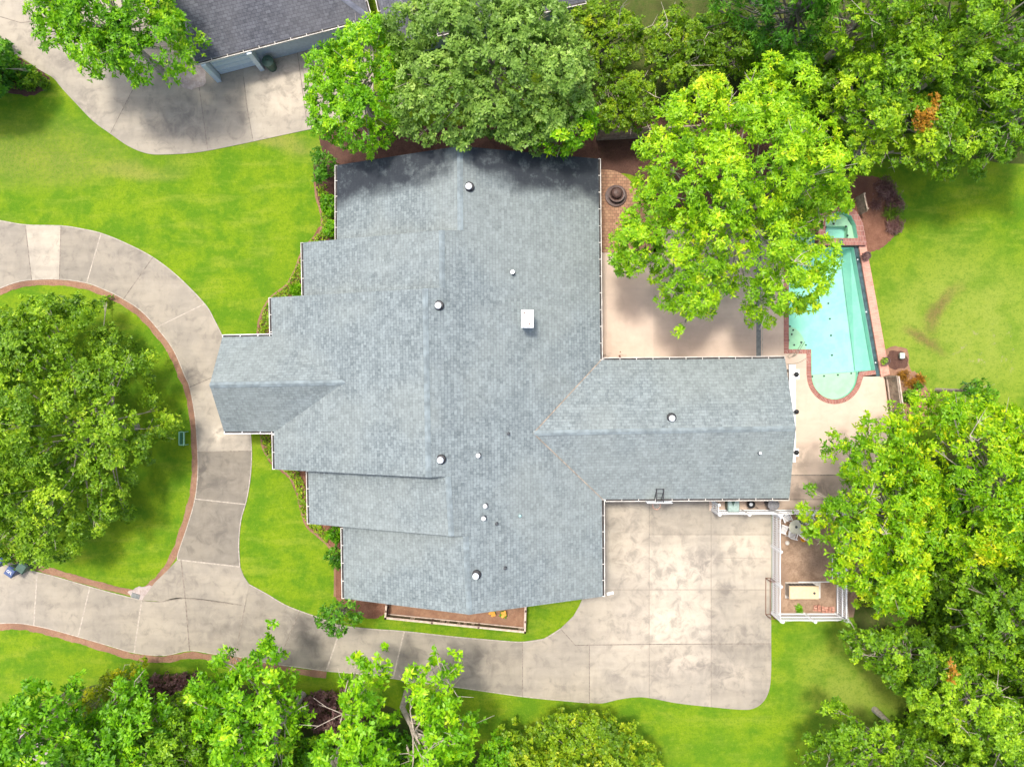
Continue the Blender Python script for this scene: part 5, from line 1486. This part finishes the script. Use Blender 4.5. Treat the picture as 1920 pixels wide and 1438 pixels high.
# right side
T("shade_tree", "golden green tree nearest the garage corner and fence", [(1528, 830), (1560, 805), (1600, 815), (1600, 790), (1640, 765), (1690, 750), (1706, 790), (1700, 830), (1730, 850), (1740, 910), (1730, 980), (1740, 1040), (1735, 1090), (1700, 1150), (1660, 1172), (1640, 1150), (1600, 1110), (1560, 1080), (1545, 1070), (1545, 1040), (1520, 1010), (1512, 990), (1540, 960), (1535, 935), (1580, 905), (1548, 870), (1540, 850)],
  4.5, 9, 'gold', 1.0, base=(1640, 960), leaf=FR, per=6, zjit=1.3, bare=4, tonebias=-.02, flat=.5)
T("shade_tree", "golden green tree spreading below the back lawn to the right edge", [(1705, 780), (1740, 745), (1790, 730), (1840, 735), (1880, 760), (1940, 770), (2010, 800), (2010, 1090), (1920, 1080), (1860, 1050), (1810, 1080), (1770, 1060), (1740, 1000), (1735, 920), (1715, 850)],
  5, 10, 'gold', 1.1, base=(1790, 920), leaf=FR, per=6, zjit=1.4, bare=7, tonebias=.0)
T("small_tree", "dark green sapling top poking above the golden tree by the lawn", [(1800, 722), (1822, 712), (1846, 706), (1848, 728), (1866, 745), (1850, 760), (1812, 755)], 4, 5, 'deep', .45, leaf=(.20, .052), tonebias=.2)
T("shade_tree", "mid green tree right of the lawn strip below the fence corner", [(1570, 1175), (1620, 1168), (1680, 1180), (1730, 1180), (1760, 1230), (1750, 1290), (1700, 1310), (1660, 1290), (1640, 1260), (1590, 1235), (1575, 1205)], 3.5, 7, 'wood', .85, base=(1660, 1200), leaf=(.20, .052), zjit=1.0, bare=3, tonebias=-.03)
T("shade_tree", "green tree at the right edge below the golden crowns", [(1790, 1080), (1860, 1060), (1920, 1090), (2010, 1090), (2010, 1270), (1930, 1290), (1870, 1270), (1800, 1240), (1770, 1180), (1775, 1120)], 5, 9, 'wood', .95, base=(1830, 1100), leaf=(.20, .052), zjit=1.3, bare=4, tonebias=0.03)
T("shade_tree", "bright green tree in the middle of the lower right wood", [(1720, 1240), (1790, 1225), (1860, 1270), (1880, 1330), (1850, 1400), (1790, 1390), (1720, 1340), (1680, 1310), (1690, 1260)], 5, 9, 'wood', .95, base=(1730, 1230), leaf=(.20, .052), zjit=1.2, bare=4, tonebias=.12, dead=[(1788, 1262, 8.6, .4)])
T("shade_tree", "green tree in the bottom right corner", [(1850, 1330), (1920, 1290), (2010, 1290), (2010, 1500), (1900, 1500), (1860, 1440)], 5, 9, 'wood', 1.0, leaf=(.20, .052), zjit=1.2, bare=2, tonebias=.0)
T("shade_tree", "scrubby tree with bare twigs at the bottom beside the lawn", [(1535, 1320), (1570, 1300), (1600, 1340), (1650, 1340), (1700, 1370), (1770, 1400), (1850, 1440), (1870, 1500), (1500, 1500), (1510, 1430), (1540, 1380)], 3.5, 7, 'wood', .85, base=(1640, 1330), leaf=(.20, .052), zjit=1.2, bare=9, tonebias=-.02, cover=.85)
# island oak
T("oak_tree", "big round oak filling the loop drive island", [(-70, 590), (-20, 565), (10, 568), (35, 590), (60, 566), (110, 545), (157, 548), (180, 572), (183, 600), (215, 622), (225, 655), (255, 650), (285, 652), (298, 690), (270, 712), (278, 760), (308, 795), (302, 835), (268, 880), (245, 905), (235, 940), (220, 990), (187, 1005), (157, 1000), (140, 1045), (100, 1060), (60, 1058), (30, 1055), (0, 1040), (-70, 1020)],
  2.4, 7.2, 'oak', 1.3, base=(255, 800), leaf=(.18, .05), per=6, flat=.55, zjit=2.0, bare=4, tonebias=.06, under=.25)
# bottom wood
T("slim_tree", "tall thin tree in the bottom left corner", [(-70, 1350), (0, 1335), (40, 1290), (90, 1262), (110, 1290), (130, 1262), (152, 1270), (150, 1310), (165, 1370), (150, 1430), (170, 1500), (-70, 1500)], 7, 11, 'bright', .8, base=(110, 1340), leaf=(.30, .07), per=6, zjit=1.4, tonebias=-.05, cover=.75, bare=3)
T("shrub_tree", "yellowing bushy shrub on the lawn edge at the lower left", [(150, 1300), (200, 1262), (240, 1240), (268, 1250), (255, 1285), (230, 1330), (170, 1340)], 1.5, 3.2, 'yellow', .6, leaf=(.2, .05), tonebias=-.05, cat="shrub", cover=.8)
T("plum_shrub", "plum purple low hedge left of the young trees", [(275, 1272), (320, 1262), (370, 1264), (385, 1285), (370, 1310), (330, 1320), (290, 1300)], .5, 1.1, 'plum', .4, leaf=(.16, .04), cat="shrub", twigs=0)
T("plum_shrub", "plum purple low hedge between the two grey trunks", [(565, 1310), (600, 1295), (650, 1296), (680, 1320), (690, 1370), (640, 1390), (600, 1370), (575, 1340)], .5, 1.2, 'plum', .4, leaf=(.16, .04), cat="shrub", twigs=0)
T("slim_tree", "green tree second from the bottom left corner", [(165, 1350), (205, 1300), (245, 1270), (290, 1280), (330, 1330), (340, 1390), (310, 1440), (300, 1500), (160, 1500), (150, 1420)], 5, 9, 'bright', .85, base=(240, 1300), leaf=(.28, .065), zjit=1.2, tonebias=-.12, bare=3)
T("slim_tree", "darker green tree below the plum hedge", [(290, 1310), (350, 1300), (400, 1330), (420, 1400), (400, 1500), (300, 1500), (320, 1400)], 3.5, 7.5, 'wood', .8, base=(350, 1300), leaf=(.20, .052), zjit=1.2, tonebias=0.0, bare=3)
T("young_tree", "young tree reaching over the drive with a pointed green top", [(488, 1175), (512, 1178), (512, 1212), (532, 1225), (538, 1258), (560, 1300), (570, 1350), (545, 1420), (540, 1500), (400, 1500), (390, 1400), (350, 1330), (372, 1262), (405, 1222), (430, 1222), (428, 1262), (455, 1235), (462, 1210), (478, 1222)], 4, 8.5, 'bright', .72, base=(567, 1303), leaf=(.30, .07), per=6, zjit=1.5, cover=.72, bare=8, tonebias=.08, dens=.85, under=.15, bark='bark', twigs=.5)
T("young_tree", "sparse young tree on a grey trunk, left of the two over the drive", [(645, 1245), (655, 1232), (680, 1225), (700, 1240), (712, 1222), (725, 1220), (735, 1250), (722, 1290), (740, 1340), (750, 1400), (740, 1500), (590, 1500), (580, 1420), (600, 1380), (650, 1350), (640, 1300)], 4.5, 8.5, 'bright', .62, base=(640, 1390), leaf=(.32, .075), per=6, zjit=1.2, cover=.62, bare=9, tonebias=.1, dens=.75, under=.1, twigs=.3)
T("young_tree", "sparse young tree with bare twigs, right of the two over the drive", [(758, 1240), (800, 1232), (832, 1245), (838, 1225), (868, 1220), (862, 1262), (858, 1290), (885, 1320), (900, 1370), (880, 1430), (900, 1500), (740, 1500), (760, 1420), (800, 1370), (780, 1310), (765, 1280)], 4.5, 8.5, 'bright', .62, base=(765, 1294), leaf=(.32, .075), per=6, zjit=1.2, cover=.62, bare=16, tonebias=.12, dens=.75, under=.1, twigs=.3)
for k_, (lab_, poly_, zz_, pal_, tb_) in enumerate((
    ("low leafy thicket filling the gaps left of the first grey trunk", [(260, 1320), (330, 1300), (420, 1310), (500, 1330), (560, 1350), (570, 1500), (240, 1500)], (1.2, 3.0), 'wood', -.02),
    ("low leafy thicket between the two sparse young trees", [(560, 1380), (640, 1370), (720, 1350), (790, 1380), (880, 1400), (900, 1500), (560, 1500)], (1.0, 2.6), 'bright', -.18),
    ("low green thicket at the bottom left beside the pale ground", [(100, 1350), (200, 1330), (260, 1330), (260, 1500), (130, 1500)], (1.2, 3.0), 'bright', -.15),
    ("low green thicket under the middle of the lower right wood", [(1640, 1190), (1760, 1170), (1860, 1180), (2000, 1200), (2000, 1500), (1560, 1500), (1600, 1440), (1680, 1370), (1720, 1320), (1660, 1270)], (1.2, 3.2), 'wood', -.05),
    ("shaded green thicket under the golden crowns at the right edge", [(1640, 900), (1720, 860), (1840, 860), (2000, 880), (2000, 1190), (1760, 1170), (1640, 1140)], (1.0, 2.8), 'wood', -.12),
    ("dark green thicket under the trees at the top right", [(1250, 60), (1340, 20), (1400, 60), (1540, 40), (1800, 20), (2000, 40), (2000, 250), (1800, 250), (1700, 200), (1600, 290), (1480, 190), (1400, 130), (1330, 160)], (1.2, 3.0), 'wood', -.1))):
    T("thicket", lab_, poly_, zz_[0], zz_[1], pal_, .8, leaf=(.22, .06), cat="thicket", tonebias=tb_, twigs=.1, under=.1, trunk_r=.06)
T("round_bush", "large rounded yellow green bush at the bottom centre", [(1015, 1345), (1050, 1322), (1100, 1330), (1150, 1345), (1190, 1365), (1225, 1395), (1250, 1430), (1255, 1500), (930, 1500), (935, 1420), (925, 1375), (965, 1360), (985, 1385)], 1.5, 4.2, 'olive', .7, base=(1110, 1380), leaf=(.20, .055), per=6, flat=.45, cat="bush", zjit=.5, tonebias=.12, twigs=.2)
T("green_bush", "upright brighter green bush left of the rounded one", [(900, 1400), (925, 1372), (960, 1380), (975, 1430), (970, 1500), (880, 1500)], 2, 4, 'bright', .55, leaf=(.20, .052), cat="bush", tonebias=-.08, twigs=.2)
# round the house
T("dark_shrub", "loose dark green shrub at the north west house corner", [(585, 292), (610, 285), (630, 298), (634, 330), (624, 348), (600, 350), (586, 335), (592, 312)], .8, 2.2, 'deep', .5, leaf=(.2, .04), cat="shrub", tonebias=.12, bark='bark_grey', cover=.9)
T("clipped_shrub", "clipped round shrub below the loose dark one", [(603, 368), (620, 362), (636, 372), (638, 395), (630, 408), (612, 406), (602, 390)], .5, 1.1, 'bright', .38, leaf=(.14, .045), cat="shrub", tonebias=-.2, twigs=0, group="clipped shrubs at the house")
T("clipped_shrub", "clipped shrub at the step of the house front, touching the roof eave", [(608, 420), (622, 414), (636, 420), (638, 444), (612, 446), (606, 434)], .5, 1.0, 'bright', .36, leaf=(.14, .045), cat="shrub", tonebias=-.12, twigs=0, group="clipped shrubs at the house")
T("fern", "spiky green fern tucked in the corner of the stepped front", [(545, 540), (558, 534), (570, 542), (570, 556), (550, 558)], .2, .5, 'bright', .3, leaf=(.34, .03), cat="fern", tonebias=-.05, twigs=0)
T("clipped_shrub", "clipped round shrub under the lower left eave step", [(612, 992), (628, 984), (644, 988), (646, 1010), (632, 1018), (614, 1012)], .5, 1.1, 'bright', .38, leaf=(.14, .045), cat="shrub", tonebias=-.16, twigs=0, group="clipped shrubs at the house")
T("clipped_shrub", "round dark clipped shrub where the brick edging straightens", [(612, 1030), (626, 1022), (644, 1026), (648, 1050), (638, 1066), (620, 1062), (611, 1046)], .6, 1.4, 'deep', .4, leaf=(.14, .045), cat="shrub", tonebias=.12, twigs=0, group="clipped shrubs at the house")
T("small_tree", "small dark green tree leaning over the drive by the south planter", [(598, 1145), (612, 1130), (628, 1120), (655, 1118), (682, 1128), (690, 1148), (668, 1172), (650, 1190), (634, 1182), (622, 1195), (614, 1172), (594, 1180)], 2.2, 4.2, 'deep', .55, base=(650, 1135), leaf=(.22, .05), tonebias=.18, cover=.6, dens=.6, under=.1, zjit=.9, bark='bark_grey')
def cover_strip(label, L, w, pal, tb=0.0):
    """low ground cover along a line"""
    pts = [P(x, y) for x, y in smooth(L, 8)]
    rng = np.random.default_rng(len(L) * 5)
    root = empty("ground_cover", pts[0], label, "ground cover")
    root["kind"] = "stuff"
    c = []
    for i in range(len(pts) - 1):
        a, b = pts[i], pts[i + 1]; ln = (b - a).length
        n = int(ln * w * 110)
        t = rng.uniform(0, 1, n); s = rng.uniform(-w / 2, w / 2, n)
        nn = Vector((-(b - a).y, (b - a).x, 0)).normalized()
        c.append(np.stack([a.x + (b - a).x * t + nn.x * s, a.y + (b - a).y * t + nn.y * s, rng.uniform(.05, .2, n)], 1))
    c = np.concatenate(c)
    V, Tn = leaves(c, norm(np.array([[0, 0, 1.0]]) + rng.normal(size=(len(c), 3)) * .4), np.full(len(c), .5 + tb) + rng.normal(size=len(c)) * .15, 5, .11, .035, rng)
    V[:, 2] = np.maximum(V[:, 2], .02)
    leaf_mesh("foliage", V, Tn, G[pal], root); NLEAF[0] += len(Tn)
cover_strip("yellow green ground cover inside the brick edging north of the portico", [(603, 350), (610, 385), (613, 415), (608, 440), (592, 456), (575, 480), (562, 512), (545, 540), (520, 560), (506, 580), (497, 605), (493, 628)], .62, 'olive', .05)
cover_strip("yellow green ground cover inside the brick edging south of the portico", [(499, 812), (503, 838), (520, 862), (546, 880), (564, 912), (572, 948), (584, 978), (604, 996), (618, 1010)], .6, 'olive', .08)
cover_strip("green ground cover in the roadside bed", [(-30, 140), (10, 150), (40, 158), (70, 160)], .9, 'oak', -.1)
# flowers and grasses
def clump(name, label, cat, x, y, r, h, pal, n=60, leaf=(.35, .02), tb=0.0, flowers=None, group=None):
    c = P(x, y); root = empty(name, c, label, cat, group); rng = np.random.default_rng(int(x + y))
    a = rng.uniform(0, 6.28, n); rr = rng.uniform(0, r, n)
    cc = np.stack([c.x + rr * np.cos(a), c.y + rr * np.sin(a), rng.uniform(.05, h, n)], 1)
    ax = norm(np.stack([np.cos(a), np.sin(a), np.full(n, 1.2)], 1))
    V, Tn = leaves(cc, ax, np.full(n, .45 + tb) + rng.normal(size=n) * .15, 6, leaf[0], leaf[1], rng)
    V[:, 2] = np.maximum(V[:, 2], .02)
    leaf_mesh("foliage", V, Tn, G[pal], root)
    if flowers:
        m = MB()
        for k in range(9):
            p = c + Vector((rng.normal() * r * .6, rng.normal() * r * .6, h + .05))
            m.lathe(p, [(.02, -.03), (.09, .03), (.05, .05), (0, .03)], 7)
        m.build("blossoms", M[flowers], root)
    return root
clump("garden_shrub", "dark green shrub beside the flower bed's orange mulch", "shrub", 1718, 722, .28, .5, 'deep', 60, (.16, .04), .15)
clump("garden_shrub", "dim olive shrub low in the flower bed by the grey fence", "shrub", 1702, 744, .5, .6, 'oak', 120, (.16, .04), -.2)
clump("flowering_plant", "pink flowering plant beside the dark shrub", "flower", 1717, 738, .18, .3, 'oak', 25, (.14, .03), 0, 'pink')
clump("flowering_plant", "deep pink flowering plant lowest in the bed by the tree", "flower", 1713, 758, .22, .3, 'oak', 25, (.14, .03), 0, 'pink')
clump("grass_tuft", "wispy grass tuft at the right rim of the mulch island", "grass tuft", 1672, 400, .45, .5, 'olive', 60, (.5, .014), -.1)
clump("grass_tuft", "small brown tuft near the middle of the mulch island", "grass tuft", 1640, 385, .3, .35, 'plum', 40, (.35, .012), .2)
clump("plum_plant", "purple leaved plants along the top of the mulch island", "shrub", 1655, 352, .7, .5, 'plum', 160, (.2, .02), .1)
for k_, (x_, y_, r_0, l_) in enumerate(((1663, 362, .7, "brownish purple shrub at the upper right rim of the mulch island"), (1676, 385, .6, "brownish purple shrub on the right rim of the mulch island"), (1674, 425, .55, "brown wispy shrub at the lower right rim of the mulch island"))):
    clump("plum_plant", l_, "shrub", x_, y_, r_0, .6, 'plum', 150, (.22, .02), .12)
for k_, (x_, y_, r_0, l_) in enumerate(((1690, 705, .45, "tan dry plant at the upper end of the flower bed"), (1704, 718, .45, "russet dry plant in the middle of the flower bed"), (1722, 712, .35, "reddish dry plant at the lawn edge of the flower bed"))):
    clump("dry_plant", l_, "plant", x_, y_, r_0, .4, 'dead', 50, (.22, .025), -.2)
clump("planter_plant", "green plant with orange leaves in the south planter", "plant", 944, 1150, .16, .3, 'bright', 30, (.16, .04), -.05, 'flame')
clump("planter_plant", "orange leaved plant at the roof edge in the south planter", "plant", 924, 1147, .14, .25, 'yellow', 20, (.16, .04), .1, 'flame')
clump("small_weed", "small green weed inside the fence behind the generator", "weed", 1497, 1140, .2, .3, 'bright', 30, (.2, .03), -.05)
# orange dead sprays in the tree at the lawn edge
print("leaf faces", NLEAF[0])
